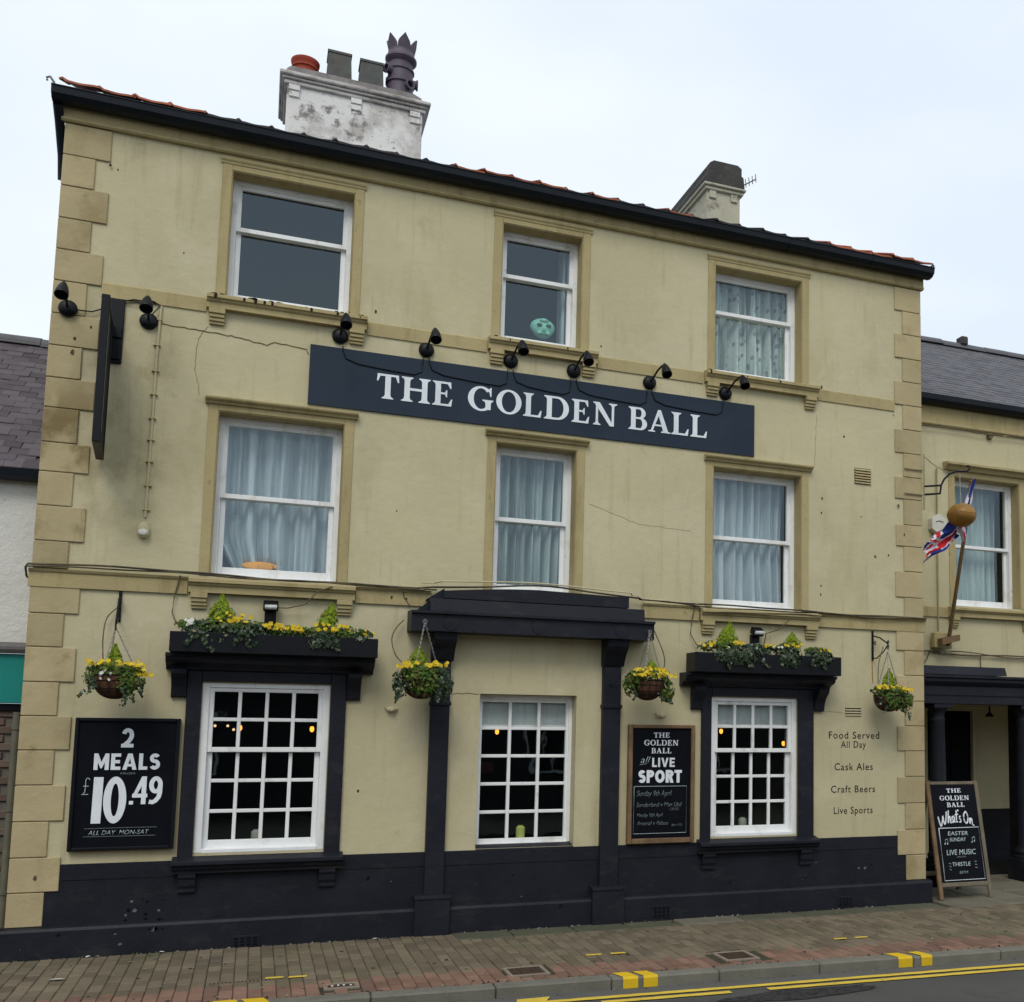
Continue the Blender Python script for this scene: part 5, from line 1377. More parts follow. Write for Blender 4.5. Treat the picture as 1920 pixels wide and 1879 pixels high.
def conifer(label, x, y, z, h, w, seed, lean=0.0, group=None):
    """Feathery golden cypress: upright flattened sprays round a stem."""
    rr = random.Random(seed); t = thing('dwarf_conifer', label, 'conifer', (x, y, z), group)
    mb = MB(); mb.tube([(x, y, z - .03), (x + lean * .5 * h, y, z + h * .5), (x + lean * h, y, z + h * .9)], .007, 6, r1=.002); mb.build('stem', M['pole'], t)
    vs, fs = [], []
    for i in range(620):
        u = rr.random() ** .8; a = rr.uniform(0, 6.283)
        rad = w * .5 * (math.sin(math.pi * min(1, (u * .93 + .13)) ** .75) ** .8) * rr.uniform(.35, 1.02)
        c = Vector((x + lean * h * u + rad * math.cos(a), y + rad * math.sin(a) * .8, z + u * h))
        out = Vector((math.cos(a) * .45, math.sin(a) * .45, 1 + .3 * rr.random())).normalized()
        side = Vector((-math.sin(a), math.cos(a), 0))
        L_ = h * rr.uniform(.10, .19) * (1.1 - .4 * u)
        for q in range(4):
            d = (out + side * (q - 1.5) * .38 + Vector((rr.uniform(-.2, .2),) * 3)).normalized()
            leaf(vs, fs, c + d * L_ * .5, Vector((math.cos(a), math.sin(a), .4)), d, L_, L_ * .20)
    mb = MB(); mb.add(vs, fs); mb.build('foliage', M['lime'], t, recalc=False)
    return t

def planting(label, spots, flowers, trails, seed, shrink=1.0, mats=('leaf', 'ivy'), cat='bedding plants', whites=(), ls=.038, name='bedding_plants', loc=None):
    """spots: (centre, radii, count, material key); trails: (start, length, sway, count)."""
    rr = random.Random(seed)
    t = thing(name, label, cat, loc or spots[0][0])
    bufs = {}
    for (c, rad, n, mk) in spots:
        vs, fs = bufs.setdefault(mk, ([], []))
        cl = [Vector((rr.gauss(0, .5), rr.gauss(0, .5), rr.gauss(0, .5))) for _ in range(max(4, n // 18))]
        for i in range(int(n * 1.45)):
            d = (rr.choice(cl) + Vector((rr.gauss(0, .32), rr.gauss(0, .32), rr.gauss(0, .32))))
            if d.length > 1.08: d *= 1.08 * rr.uniform(.8, 1) / d.length
            p = Vector((c[0] + d.x * rad[0], c[1] + d.y * rad[1], c[2] + d.z * rad[2]))
            nn = Vector((d.x + rr.gauss(0, .4), d.y - .5 + rr.gauss(0, .4), d.z + .35 + rr.gauss(0, .4)))
            l = ls * rr.choice((.55, .75, .9, 1.0, 1.15, 1.4)) * rr.uniform(.85, 1.15)
            leaf(vs, fs, p, nn, Vector((rr.gauss(0, 1), rr.gauss(0, .5), rr.gauss(-.3, 1))), l, l * rr.uniform(.65, .95))
    for (p0, ln, sway, n) in trails:
        vs, fs = bufs.setdefault('ivy', ([], []))
        ph = rr.uniform(0, 6.28)
        ln *= .78
        for i in range(int(n * .75)):
            u = rr.random()
            p = Vector(p0) + Vector((sway * u * u + .02 * math.sin(5 * u + ph) + rr.gauss(0, .012), -.02 + rr.gauss(0, .015), -ln * u))
            l = ls * .85 * rr.uniform(.7, 1.2)
            leaf(vs, fs, p, Vector((rr.gauss(0, .5), -1, rr.gauss(.2, .4))), Vector((rr.gauss(0, .6), 0, -1)), l, l * .85)
    def sk(v): return Vector(loc) + (Vector(v) - Vector(loc)) * shrink if shrink != 1 else v
    for mk, (vs, fs) in bufs.items():
        mb = MB(); mb.add([sk(v) for v in vs], fs); mb.build('foliage', M[mk], t, recalc=False)
    mb = MB()
    for (c, sp, n, r) in flowers:
        for i in range(n):
            q_ = [max(-1, min(1, rr.gauss(0, .5))) for _ in range(3)]
            p = Vector(c) + Vector((q_[0] * sp[0], q_[1] * sp[1], abs(q_[2]) * sp[2]))
            flower(mb, p, Vector((rr.gauss(0, .45), -1 + rr.gauss(0, .3), .55 + rr.gauss(0, .3))), r * rr.uniform(.75, 1.2), rr)
    mb.v = [tuple(sk(v)) for v in mb.v]
    if mb.v: mb.build('blossom', M['petal'], t, recalc=False)
    mb = MB()
    for (c, sp, n, r) in whites:
        for i in range(n):
            p = Vector(c) + Vector((rr.gauss(0, sp[0] * .5), rr.gauss(0, sp[1] * .5), rr.gauss(0, sp[2] * .5)))
            flower(mb, p, Vector((rr.gauss(0, .4), -1, .5)), r * rr.uniform(.8, 1.2), rr)
    mb.v = [tuple(sk(v)) for v in mb.v]
    if mb.v: mb.build('blossom', M['petalwhite'], t, recalc=False)
    return t

# window boxes
def window_box(label, x0, x1, z0, z1):
    t = thing('window_box', label, 'window box', ((x0 + x1) / 2, -.22, z0))
    mb = MB()
    mb.box(x0, x1, -.37, -.345, z0, z1, .004); mb.box(x0 + .001, x1 - .001, -.135, -.11, z0, z1 - .001, .004)
    mb.box(x0, x0 + .022, -.344, -.136, z0, z1 - .002, .003); mb.box(x1 - .022, x1, -.344, -.136, z0, z1 - .002, .003)
    mb.box(x0 + .023, x1 - .023, -.344, -.136, z0 + .001, z0 + .02)
    mb.build('trough', M['black'], t)
    mb = MB(); mb.box(x0 + .023, x1 - .023, -.343, -.137, z0 + .021, z1 - .03); mb.build('soil', M['soil'], t)
window_box('long black flower trough above the left ground floor window', 1.105, 2.84, 2.5895, 2.765)
window_box('long black flower trough above the right ground floor window', 6.02, 7.765, 2.5595, 2.765)
planting('yellow violas and dark ivy spilling from the left window trough', [((1.42, -.30, 2.77), (.22, .10, .11), 420, 'ivy'), ((1.75, -.31, 2.75), (.20, .10, .11), 380, 'ivy'), ((1.55, -.26, 2.84), (.40, .09, .06), 420, 'leaf'),
    ((2.10, -.27, 2.81), (.28, .08, .045), 260, 'leaf'), ((2.50, -.27, 2.80), (.26, .09, .08), 380, 'leaf'), ((2.36, -.35, 2.73), (.15, .06, .085), 260, 'ivy'), ((2.68, -.32, 2.78), (.12, .07, .06), 120, 'ivy')],
    [((1.62, -.33, 2.86), (.12, .06, .09), 16, .022), ((1.98, -.33, 2.82), (.16, .06, .05), 26, .022), ((2.14, -.33, 2.81), (.10, .05, .03), 12, .022), ((2.42, -.33, 2.82), (.16, .06, .06), 24, .022), ((2.76, -.31, 2.80), (.06, .04, .05), 10, .022), ((1.48, -.33, 2.87), (.05, .05, .05), 4, .02)],
    [((1.28, -.37, 2.76), .16, -.03, 26), ((1.40, -.38, 2.75), .20, .03, 30), ((1.62, -.38, 2.74), .12, .02, 22), ((1.72, -.38, 2.72), .10, .03, 18), ((2.30, -.38, 2.72), .08, -.03, 16), ((2.45, -.38, 2.70), .09, .02, 16)], 21,
    whites=[((1.26, -.33, 2.85), (.07, .04, .05), 9, .022)], loc=(1.97, -.24, 2.765))
planting('violas and variegated ivy spilling from the right window trough', [((6.52, -.35, 2.74), (.28, .08, .11), 560, 'ivy'), ((6.35, -.28, 2.83), (.26, .09, .06), 240, 'leaf'), ((6.80, -.30, 2.82), (.2, .08, .06), 240, 'ivy'), ((7.13, -.35, 2.75), (.16, .08, .11), 400, 'ivy'), ((7.10, -.27, 2.85), (.2, .08, .05), 160, 'leaf'), ((7.50, -.34, 2.75), (.17, .08, .10), 380, 'ivy'), ((7.48, -.28, 2.83), (.18, .08, .04), 140, 'leaf')],
    [((6.20, -.32, 2.83), (.10, .05, .04), 10, .02), ((6.55, -.34, 2.86), (.12, .05, .04), 10, .02), ((6.85, -.34, 2.85), (.1, .05, .03), 5, .02), ((7.15, -.34, 2.86), (.14, .05, .04), 12, .02), ((7.55, -.34, 2.82), (.14, .05, .04), 18, .021)],
    [((6.42, -.38, 2.72), .16, -.02, 30), ((6.62, -.38, 2.71), .12, .02, 26), ((6.80, -.38, 2.72), .12, .05, 22), ((7.16, -.38, 2.71), .10, .0, 22), ((7.52, -.38, 2.71), .11, .02, 24), ((7.4, -.38, 2.72), .09, -.02, 16)], 22,
    whites=[((6.6, -.36, 2.83), (.2, .04, .04), 6, .016), ((7.0, -.36, 2.83), (.08, .04, .04), 5, .016)], loc=(6.9, -.24, 2.765))
conifer('lime dwarf conifer behind left trough near its left third', 1.50, -.22, 2.78, .31, .24, 31)
conifer('lime dwarf conifer behind left trough, under the right-hand corbel', 2.37, -.22, 2.78, .29, .20, 32, .22)
conifer('pointed lime dwarf conifer near left end of the right trough', 6.42, -.22, 2.79, .30, .24, 33, .20)
conifer('rounded lime dwarf conifer near right end of the right trough', 7.22, -.22, 2.79, .23, .24, 34, .05)

# hanging baskets
def basket(label, c, r, h, chain_top, chain=3):
    x, y, z = c                                   # centre of the rim
    t = thing('hanging_basket', label, 'hanging basket', c)
    prof = [(r * math.cos(a), -h * math.sin(a) ** .8) for a in [i * math.pi / 2 / 9 for i in range(10)]]
    prof[-1] = (.0001, -h)
    mb = MB(); mb.lathe(prof, (x, y, z), 28); mb.build('liner', M['terracotta'], t)
    mb = MB()
    for i in range(1, 6): mb.tube([(x + (prof[i * 3 // 2][0] + .004) * math.cos(q * .2618), y + (prof[i * 3 // 2][0] + .004) * math.sin(q * .2618), z + prof[i * 3 // 2][1]) for q in range(24)], .0025, 4, closed=True)
    mb.tube([(x + (r + .004) * math.cos(q * .2618), y + (r + .004) * math.sin(q * .2618), z) for q in range(24)], .005, 5, closed=True)
    for q in range(14):
        a = q * 2 * math.pi / 14
        mb.tube([(x + (p[0] + .004) * math.cos(a), y + (p[0] + .004) * math.sin(a), z + p[1]) for p in prof], .0022, 4)
    mb.build('wire_frame', M['black'], t)
    mb = MB(); mb.lathe([(r * .97, -.012), (.0001, -.005)], (x, y, z), 20); mb.build('soil', M['soil'], t)
    for i in range(chain):
        a = math.pi / 2 + .5 + i * 2 * math.pi / chain
        p0, p1 = Vector(chain_top), Vector((x + r * math.cos(a), y + r * math.sin(a), z))
        n = max(8, int((p1 - p0).length / .022)); mb = MB()
        for j in range(n):
            q0, q1 = p0.lerp(p1, j / n), p0.lerp(p1, (j + 1.25) / n)
            d = (q1 - q0).normalized(); s = d.orthogonal().normalized()
            if j % 2: s = d.cross(s)
            mb.tube([q0 + s * .004, q0.lerp(q1, .5) + s * .006, q1 + s * .003, q1 - s * .003, q0.lerp(q1, .5) - s * .006, q0 - s * .004], .0022, 4, closed=True)
        mb.build('chain', M['chain'], t)
    return t
B1, B2, B3, B4 = (.715, -.36, 2.37), (3.245, -.36, 2.42), (5.50, -.36, 2.45), (8.42, -.29, 2.36)
basket('coir hanging basket on the far left wall, under the straight iron bracket', B1, .17, .20, (.69, -.36, 2.78))
basket('overgrown hanging basket on chains under the left end of the canopy', B2, .175, .20, (3.262, -.33, 2.945))
basket('hanging basket on chains under the right end of the canopy', B3, .165, .20, (5.525, -.33, 2.945))
basket('hanging basket on the scrolled bracket at the far right wall', B4, .165, .18, (8.415, -.29, 2.86))
for q, lab in ((B2, 'left'), (B3, 'right')):
    x = 3.262 if lab == 'left' else 5.525
    mb = MB(); mb.tube([(x, -.302, 2.955), (x, -.335, 2.955)], .006, 6); mb.tube([(x + .02 * math.cos(a * .5236), -.336, 2.95 + .02 * math.sin(a * .5236)) for a in range(12)], .004, 5, closed=True); mb.build('eye_bolt', M['chain'], canopy)
def basket_plants(label, B, seed, fl, extra=(), trails=(), whites=(), nl=420, side=1.0):
    x, y, z = B
    sp = [((x, y - .02, z + .05), (.24, .2, .09), nl, 'leaf')] + list(extra)
    planting(label, sp, fl, trails, seed, whites=whites, shrink=.86, name='basket_plants', loc=B, cat='basket plants')
x, y, z = B1
basket_plants('yellow pansies and thin trailing ivy in the far left hanging basket', B1, 41, [((x - .13, y - .12, z + .10), (.14, .1, .05), 16, .026), ((x + .10, y - .12, z + .09), (.2, .1, .06), 18, .026), ((x + .24, y - .10, z + .0), (.08, .08, .06), 12, .026)],
    [((x + .12, y - .13, z - .06), (.15, .08, .13), 300, 'leaf'), ((x - .2, y - .06, z - .02), (.08, .08, .1), 130, 'leaf')],
    [((x - .20, y - .12, z - .02), .26, -.08, 40), ((x - .17, y - .14, z - .03), .22, -.02, 26), ((x + .08, y - .17, z - .08), .30, .03, 46), ((x + .16, y - .15, z - .05), .28, .04, 50), ((x + .22, y - .12, z - .04), .22, .05, 40)], [((x - .10, y - .18, z + .0), (.14, .03, .05), 6, .02)])
x, y, z = B2
basket_plants('dense ivy and two clumps of yellow pansies in the basket left of canopy', B2, 42, [((x - .17, y - .14, z + .10), (.12, .08, .07), 14, .027), ((x + .08, y - .15, z + .12), (.16, .08, .05), 16, .027)],
    [((x + .02, y - .16, z - .04), (.20, .10, .17), 430, 'leaf'), ((x + .2, y - .08, z - .05), (.12, .14, .2), 330, 'ivy'), ((x - .22, y - .06, z - .06), (.09, .12, .16), 240, 'ivy')],
    [((x + .24, y - .1, z - .05), .28, .03, 60), ((x + .14, y - .18, z - .1), .22, .02, 50), ((x - .25, y - .1, z - .08), .26, -.02, 46), ((x - .2, y - .12, z - .05), .25, -.03, 30)], nl=520)
x, y, z = B3
basket_plants('crown of yellow pansies and ivy in the basket right of canopy', B3, 43, [((x - .06, y - .16, z + .04), (.20, .08, .08), 34, .027), ((x + .14, y - .14, z + .05), (.16, .08, .07), 24, .027), ((x, y - .06, z + .12), (.2, .1, .04), 14, .026)],
    [((x - .22, y - .06, z - .04), (.09, .12, .15), 260, 'leaf'), ((x + .22, y - .06, z - .06), (.09, .12, .18), 300, 'leaf')],
    [((x - .2, y - .1, z - .08), .2, -.03, 40), ((x + .22, y - .1, z - .1), .22, .03, 50), ((x + .10, y - .15, z - .15), .14, .03, 24)], nl=320)
x, y, z = B4
basket_plants('yellow pansies and bushy green trailing plants in the far right basket', B4, 44, [((x - .16, y - .12, z + .08), (.14, .1, .05), 26, .026), ((x + .06, y - .14, z + .07), (.16, .1, .05), 26, .026), ((x + .18, y - .12, z + .05), (.12, .1, .05), 20, .026)],
    [((x, y - .16, z - .05), (.16, .08, .14), 380, 'leaf'), ((x + .2, y - .08, z - .06), (.10, .12, .15), 260, 'leaf')],
    [((x + .2, y - .12, z - .1), .28, .02, 46), ((x + .14, y - .14, z - .1), .22, .0, 24), ((x - .14, y - .14, z - .1), .18, -.02, 22), ((x - .2, y - .1, z - .02), .14, -.01, 20)], nl=460)
conifer('small dull conifer standing in the far left hanging basket', .70, -.36, 2.40, .22, .12, 35)
conifer('small conifer in the hanging basket left of the canopy', 3.22, -.30, 2.48, .22, .22, 36)
conifer('small conifer in the hanging basket right of the canopy', 5.55, -.33, 2.50, .16, .16, 37)
conifer('pointed small conifer in the far right hanging basket', 8.43, -.29, 2.42, .23, .16, 38)
def wall_bracket(label, x, z0, z1, tip, scroll=True):
    t = thing('basket_bracket', label, 'bracket', (x, 0, z0))
    mb = MB(); mb.box(x - .012, x + .012, -.02, -.001, z0, z1, .004)
    mb.build('wall_bar', M['black'], t)
    mb = MB(); tz = Vector(tip)
    mb.tube([(x, -.015, z1 - .06), ((x + tz.x) / 2, tz.y * .5, z1 - .09), (tz.x, tz.y, tz.z + .02), (tz.x, tz.y - .02, tz.z - .02)], .008, 7)
    mb.tube([(x, -.015, z0 + .03), (x + (tz.x - x) * .25, tz.y * .3, z0 + .02), (x + (tz.x - x) * .7, tz.y * .72, z0 + (tz.z - z0) * .55), (tz.x, tz.y, tz.z)], .007, 7)
    mb.build('arm', M['black'], t)
    if scroll:
        mb = MB()
        for (cy, cz, r_) in ((-.055, (z0 + z1) / 2 + .02, .03), (tip[1] - .005, tip[2] - .035, .026), (tip[1] - .01, tip[2] + .035, .022)):
            mb.tube([(x + (tz.x - x) * cy / tip[1], cy + r_ * (1 - a / 16) * math.cos(a * .6), cz + r_ * (1 - a / 16) * math.sin(a * .6)) for a in range(13)], .005, 6)
        mb.build('scroll', M['black'], t)
wall_bracket('black iron bracket seen end-on over the far left hanging basket', .672, 2.85, 3.13, (.69, -.36, 2.80), True)
wall_bracket('black scrolled iron bracket holding the far right hanging basket', 8.39, 2.77, 3.115, (8.415, -.29, 2.93), True)
mb = MB(); mb.add([(8.380, -.0015, 2.77), (8.395, -.0015, 2.77), (8.400, -.0015, 2.52), (8.392, -.0015, 2.50), (8.385, -.0015, 2.55)], [(0, 1, 2, 3, 4)]); mb.build('rust_stain', paint('rust_stain', (.34, .16, .035), .9, .2, 10), pub, recalc=False)
for lab, pts in (('thin dark watering hose looping beside the far left basket', [(.66, -.03, 2.98), (.585, -.06, 2.88), (.575, -.15, 2.72), (.60, -.3, 2.55), (.62, -.36, 2.44)]),
                 ('thin dark watering hose looping beside the basket left of canopy', [(3.10, -.05, 2.98), (3.03, -.08, 2.90), (2.985, -.15, 2.78), (3.02, -.25, 2.62), (3.12, -.34, 2.52)]),
                 ('thin dark watering hose looping beside the basket right of canopy', [(5.60, -.2, 3.02), (5.68, -.2, 2.86), (5.72, -.24, 2.72), (5.70, -.3, 2.60), (5.62, -.36, 2.52)]),
                 ('thin dark watering hose hanging into the far right basket', [(8.40, -.22, 2.92), (8.32, -.25, 2.72), (8.29, -.28, 2.5)])):
    cu = []
    for i in range(len(pts) - 1):
        for j in range(5):
            u = j / 5; p = [Vector(pts[max(0, i - 1)]), Vector(pts[i]), Vector(pts[i + 1]), Vector(pts[min(len(pts) - 1, i + 2)])]
            cu.append(.5 * ((2 * p[1]) + (p[2] - p[0]) * u + (2 * p[0] - 5 * p[1] + 4 * p[2] - p[3]) * u * u + (3 * p[1] - p[0] - 3 * p[2] + p[3]) * u ** 3))
    cu.append(Vector(pts[-1])); mb = MB(); mb.tube(cu, .0055, 6); tag(mb.build('hose', M['cable']), lab, 'hose')
for lab, (x, z) in (('pale shell-shaped wall fitting below the basket left of canopy', (3.02, 2.12)), ('pale shell-shaped wall fitting over the narrow blackboard', (5.78, 2.10))):
    mb = MB(); mb.lathe([(.03, 0), (.028, .04), (.014, .06), (.0001, .062)], n=14, sx=1.5, mat=Matrix.Translation((x, -.001, z)) @ Matrix.Rotation(R(90), 4, 'X'))
    mb.prism([(x - .055, z + .03), (x - .02, z + .0), (x - .025, z - .02), (x - .06, z + .02)], 'y', -.03, -.002); mb.prism([(x + .055, z + .02), (x + .02, z + .0), (x + .025, z - .02), (x + .06, z + .01)], 'y', -.03, -.002)
    tag(mb.build('wall_fitting', M['stucco']), lab, 'wall fitting')

# floodlights over the troughs
def flood(label, x, z):
    t = thing('floodlight', label, 'floodlight', (x, 0, z))
    mb = MB(); mb.box(x - .05, x + .05, -.06, -.001, z - .19, z - .03, .008); mb.build('bracket', M['black'], t)
    mt = Matrix.Translation((x, -.10, z)) @ Matrix.Rotation(R(28), 4, 'X')
    mb = MB(); mb.box(-.065, .065, -.05, .055, -.045, .03, .01); mb.v = [tuple(mt @ Vector(v)) for v in mb.v]; mb.build('housing', M['black'], t)
    mb = MB(); mb.lathe([(.0001, -.055), (.022, -.05), (.024, .05), (.0001, .055)], n=12, mat=mt @ Matrix.Translation((0, -.052, .004)) @ Matrix.Rotation(R(90), 4, 'Y')); mb.build('lens', M['lampglass'], t)
flood('black floodlight with pale lens above the left window trough', 1.905, 3.055)
flood('black floodlight with pale lens above the right window trough', 6.865, 3.035)

# ------------------------------------------------------------------ pavement board
ALEAN = math.atan2(.28, 1.38)
def axf(v):
    # local: x along the front, y out of the board (towards +), z up the slope
    return Vector((v.x, v.z * math.sin(ALEAN) + v.y * math.cos(ALEAN), v.z * math.cos(ALEAN) - v.y * math.sin(ALEAN)))
t = thing('pavement_sign', "wooden framed A-board reading What's On standing at the pub corner", 'A-board', (9.68, .15, 0))
for q in ((9.305, 9.358), (10.005, 10.058)):
    mb = MB(); mb.box(q[0], q[1], 0, .035, 0, 1.385, .006); mb.build('leg', M['wood'] if q[0] < 9.5 else M['woodgrey'], t, xf=axf)
mb = MB(); mb.box(9.3585, 10.0045, .001, .034, 1.345, 1.384, .006); mb.build('rail', M['woodgrey'], t, xf=axf)
mb = MB(); mb.box(9.3585, 10.0045, .001, .034, .145, .195, .006); mb.build('rail', M['woodgrey'], t, xf=axf)
mb = MB(); mb.box(9.3585, 10.0045, .008, .022, .196, 1.344); mb.build('panel', M['board'], t, xf=axf)
for q in (9.32, 10.0):
    mb = MB(); mb.prism([(.275, 1.372), (.315, 1.362), (.66, .0), (.615, .0)], 'x', q, q + .045); mb.build('leg', M['woodgrey'], t)
mb = MB(); mb.box(9.366, 9.999, .555, .585, .2, .25, .004); mb.build('rail', M['woodgrey'], t)
AY = .008
serif_word('THE', (9.585, 9.792, 1.249, 1.299), AY, M['letter'], t, xf=axf); serif_word('GOLDEN', (9.475, 9.898, 1.157, 1.212), AY, M['letter'], t, xf=axf); serif_word('BALL', (9.568, 9.818, 1.076, 1.130), AY, M['letter'], t, xf=axf)
def arcxf(v):
    u = (v.x - 9.676) / .26; return axf(Vector((v.x, v.y, v.z - .05 * (u * u) + .012)))
def brush(words, xf, mat, par, r=.0088, y=AY - .002):
    mb = MB()
    for pts in words:
        cu = []
        for i in range(len(pts) - 1):
            for j in range(5):
                u = j / 5; p = [Vector((*pts[max(0, i - 1)], 0)), Vector((*pts[i], 0)), Vector((*pts[i + 1], 0)), Vector((*pts[min(len(pts) - 1, i + 2)], 0))]
                q = .5 * ((2 * p[1]) + (p[2] - p[0]) * u + (2 * p[0] - 5 * p[1] + 4 * p[2] - p[3]) * u * u + (3 * p[1] - p[0] - 3 * p[2] + p[3]) * u ** 3); cu.append(q)
        cu.append(Vector((*pts[-1], 0)))
        mb.tube([(q.x, y, q.y) for q in cu], r, 6)
    return mb.build('lettering', mat, par, xf=xf)
X0, Z0 = 9.415, .875
def wp(l, sx=1.0): return [(X0 + a * .53, Z0 + b2 * .15) for a, b2 in l]
brush([wp([(.0, .85), (.03, .3), (.06, .02), (.11, .4), (.135, .75), (.14, .3), (.17, .05), (.215, .5), (.24, 1.0)]),            # W
       wp([(.30, 1.05), (.275, .5), (.26, .05), (.285, .42), (.32, .55), (.325, .3), (.33, .05), (.345, .08)]),                 # h
       wp([(.435, .5), (.39, .5), (.37, .2), (.395, .05), (.43, .25), (.44, .5), (.435, .1), (.46, .08)]),                      # a
       wp([(.515, 1.0), (.495, .4), (.495, .08), (.52, .08)]), wp([(.46, .62), (.55, .68)]),                                   # t
       wp([(.565, 1.05), (.555, .9)]),                                                                                         # apostrophe
       wp([(.615, .52), (.585, .5), (.585, .35), (.61, .22), (.60, .06), (.56, .08)]),                                         # s
       wp([(.775, .95), (.715, .75), (.70, .3), (.745, .02), (.80, .25), (.81, .7), (.77, .98), (.74, .85)]),                   # O
       wp([(.86, .55), (.85, .05), (.87, .4), (.905, .55), (.915, .3), (.915, .08), (.96, .05)])], arcxf, M['letter'], t)       # n
mb = MB(); mb.tube([(9.408, AY - .002, .828), (9.983, AY - .002, .830), (9.980, AY - .002, .222), (9.405, AY - .002, .220), (9.408, AY - .002, .832)], .0055, 6); mb.build('lettering', M['letter'], t, xf=axf)
for txt, bx in (('EASTER', (9.528, 9.816, .741, .787)), ('SUNDAY', (9.543, 9.779, .670, .714)), ('LIVE MUSIC', (9.477, 9.896, .512, .574)), ('FROM', (9.618, 9.748, .479, .496)), ('THISTLE', (9.537, 9.799, .381, .427)), ('8PM', (9.625, 9.747, .290, .324))):
    font_text(txt, bx, AY, M['chalkdim'] if txt in ('FROM', '8PM') else M['chalk'], t, shear=.12, xf=axf)
mb = MB()
for (x, z, tilt) in ((9.47, .645, 0), (9.86, .655, .3)):
    for dx in (0, .035):
        mb.lathe([(.009, 0), (.009, .002)], n=10, mat=Matrix.Translation((x + dx, AY - .0005, z + dx * tilt)) @ Matrix.Rotation(R(90), 4, 'X'))
        mb.tube([(x + dx + .008, AY - .001, z + dx * tilt), (x + dx + .010, AY - .001, z + .05 + dx * tilt)], .002, 5)
    mb.tube([(x + .010, AY - .001, z + .05), (x + .045, AY - .001, z + .055 + .035 * tilt)], .003, 5)
for s, xs_ in ((-1, 9.49), (1, 9.86)):
    for k in range(3): mb.tube([(xs_, AY - .001, .425 - .035 * k + s * .004), (xs_ + .03, AY - .001, .417 - .035 * k + s * .008)], .0025, 5)
mb.build('lettering', M['chalk'], t, xf=axf)

# ------------------------------------------------------------------ golden ball, bracket, flag
t = thing('sign_bracket', 'black curved iron bracket reaching out from the right corner quoins', 'bracket', (9.08, -.04, 4.8))
mb = MB(); mb.box(8.83, 9.11, -.042, -.029, 5.075, 5.095, .002); mb.box(8.83, 9.11, -.042, -.029, 4.775, 4.795, .002); mb.box(9.09, 9.112, -.045, -.031, 4.60, 5.28, .003)
mb.build('strap', M['cablecream'], t)
mb = MB(); yb = -.04
mb.tube([(9.10, yb, 4.885), (9.335, yb, 4.92)], .012, 8); mb.tube([(9.10, yb, 4.785), (9.20, yb, 4.80), (9.33, yb, 4.82), (9.345, yb, 4.92), (9.39, yb, 5.0), (9.47, yb, 5.075), (9.56, yb, 5.115), (9.66, yb, 5.125), (9.73, yb, 5.135), (9.77, yb, 5.17), (9.76, yb, 5.205), (9.73, yb, 5.20)], .013, 8)
mb.build('arm', M['black'], t)
mb = MB(); mb.tube([(9.11, yb, 5.25), (9.25, yb, 5.16), (9.45, yb, 5.09)], .006, 6); mb.build('stay', M['cablecream'], t)
t = thing('golden_ball', 'squat golden ball hung below the bracket at the right corner', 'hanging sign', (9.64, -.04, 4.58))
mb = MB(); mb.ball((9.64, -.04, 4.58), .174, .174, .146, 40, 24)
mb.v = [tuple(Vector((9.64, -.04, 4.58)) + (Vector(v) - Vector((9.64, -.04, 4.58))) * (1 + .018 * mnoise.noise(Vector(v) * 9) + .012 * mnoise.noise(Vector(v) * 21))) for v in mb.v]; mb.build('ball', M['gold'], t)
mb = MB(); mb.tube([(9.64 + .175 * math.cos(a * .2618), -.04 + .175 * math.sin(a * .2618), 4.588 + .004 * math.sin(a * 1.3)) for a in range(24)], .003, 5, closed=True); mb.build('seam', M['pole'], t)
mb = MB(); mb.tube([(9.62, -.04, 5.118), (9.625, -.04, 4.71)], .005, 6); mb.build('chain', M['chain'], t)
t = thing('flag_pole', 'brown wooden pole slanting up behind the golden ball', 'flag pole', (10.25, 1.2, 3.1))
mb = MB(); mb.tube([(10.33, 1.22, 3.10), (10.10, .50, 4.55), (10.03, .28, 5.12)], .028, 10, r1=.022); mb.build('pole', M['pole'], t)
mb = MB(); mb.box(10.12, 10.40, 1.22, 1.31, 3.06, 3.27, .01); mb.build('mount', M['trim'], t)
mb = MB(); mb.prism([(10.16, 3.18), (10.44, 3.24), (10.44, 3.16), (10.16, 3.09)], 'y', 1.10, 1.215); mb.build('socket', M['pole'], t)
# furled union flag: one cloth hung from the pole head, striped along its length
t = thing('flag', 'red white and blue flag wound round the pole behind the golden ball', 'flag', (10.03, .28, 5.1))
def cloth(pa, pb, wa, wb, pat, seed, twist=0.0):
    """pa/pb: polyline of one edge of the cloth and pb of the other; pat: list of (v0, v1, colour index, slant)."""
    n, m = 26, 24; rr = random.Random(seed); vs = []
    def along(pl, u):
        f = u * (len(pl) - 1); i = min(int(f), len(pl) - 2); return Vector(pl[i]).lerp(Vector(pl[i + 1]), f - i)
    for i in range(n + 1):
        for j in range(m + 1):
            u, v = i / n, j / m
            p = along(pa, u).lerp(along(pb, u), v)
            p.y += .035 * math.sin(v * 9 + u * 5) * (1 if j not in (0,) else .4) + .012 * math.sin(v * 23 + u * 11)
            p.z += .010 * math.sin(u * 13 + v * 4)
            vs.append(p)
    mb = MB(); fs = [[], [], []]
    for i in range(n):
        for j in range(m):
            u, v = (i + .5) / n, (j + .5) / m
            c = 2
            if callable(pat): c = pat(u, v)
            else:
                for (v0, v1, ci, sl) in pat:
                    if v0 <= v + sl * u < v1: c = ci; break
            o = i * (m + 1) + j; fs[c].append((o, o + 1, o + m + 2, o + m + 1))
    for ci, f in enumerate(fs):
        base = len(mb.v)
        if ci == 0: mb.add(vs, f, 0, True)
        else:
            for q in f: mb.f.append(q); mb.m.append(ci); mb.sm.append(True)
    return mb
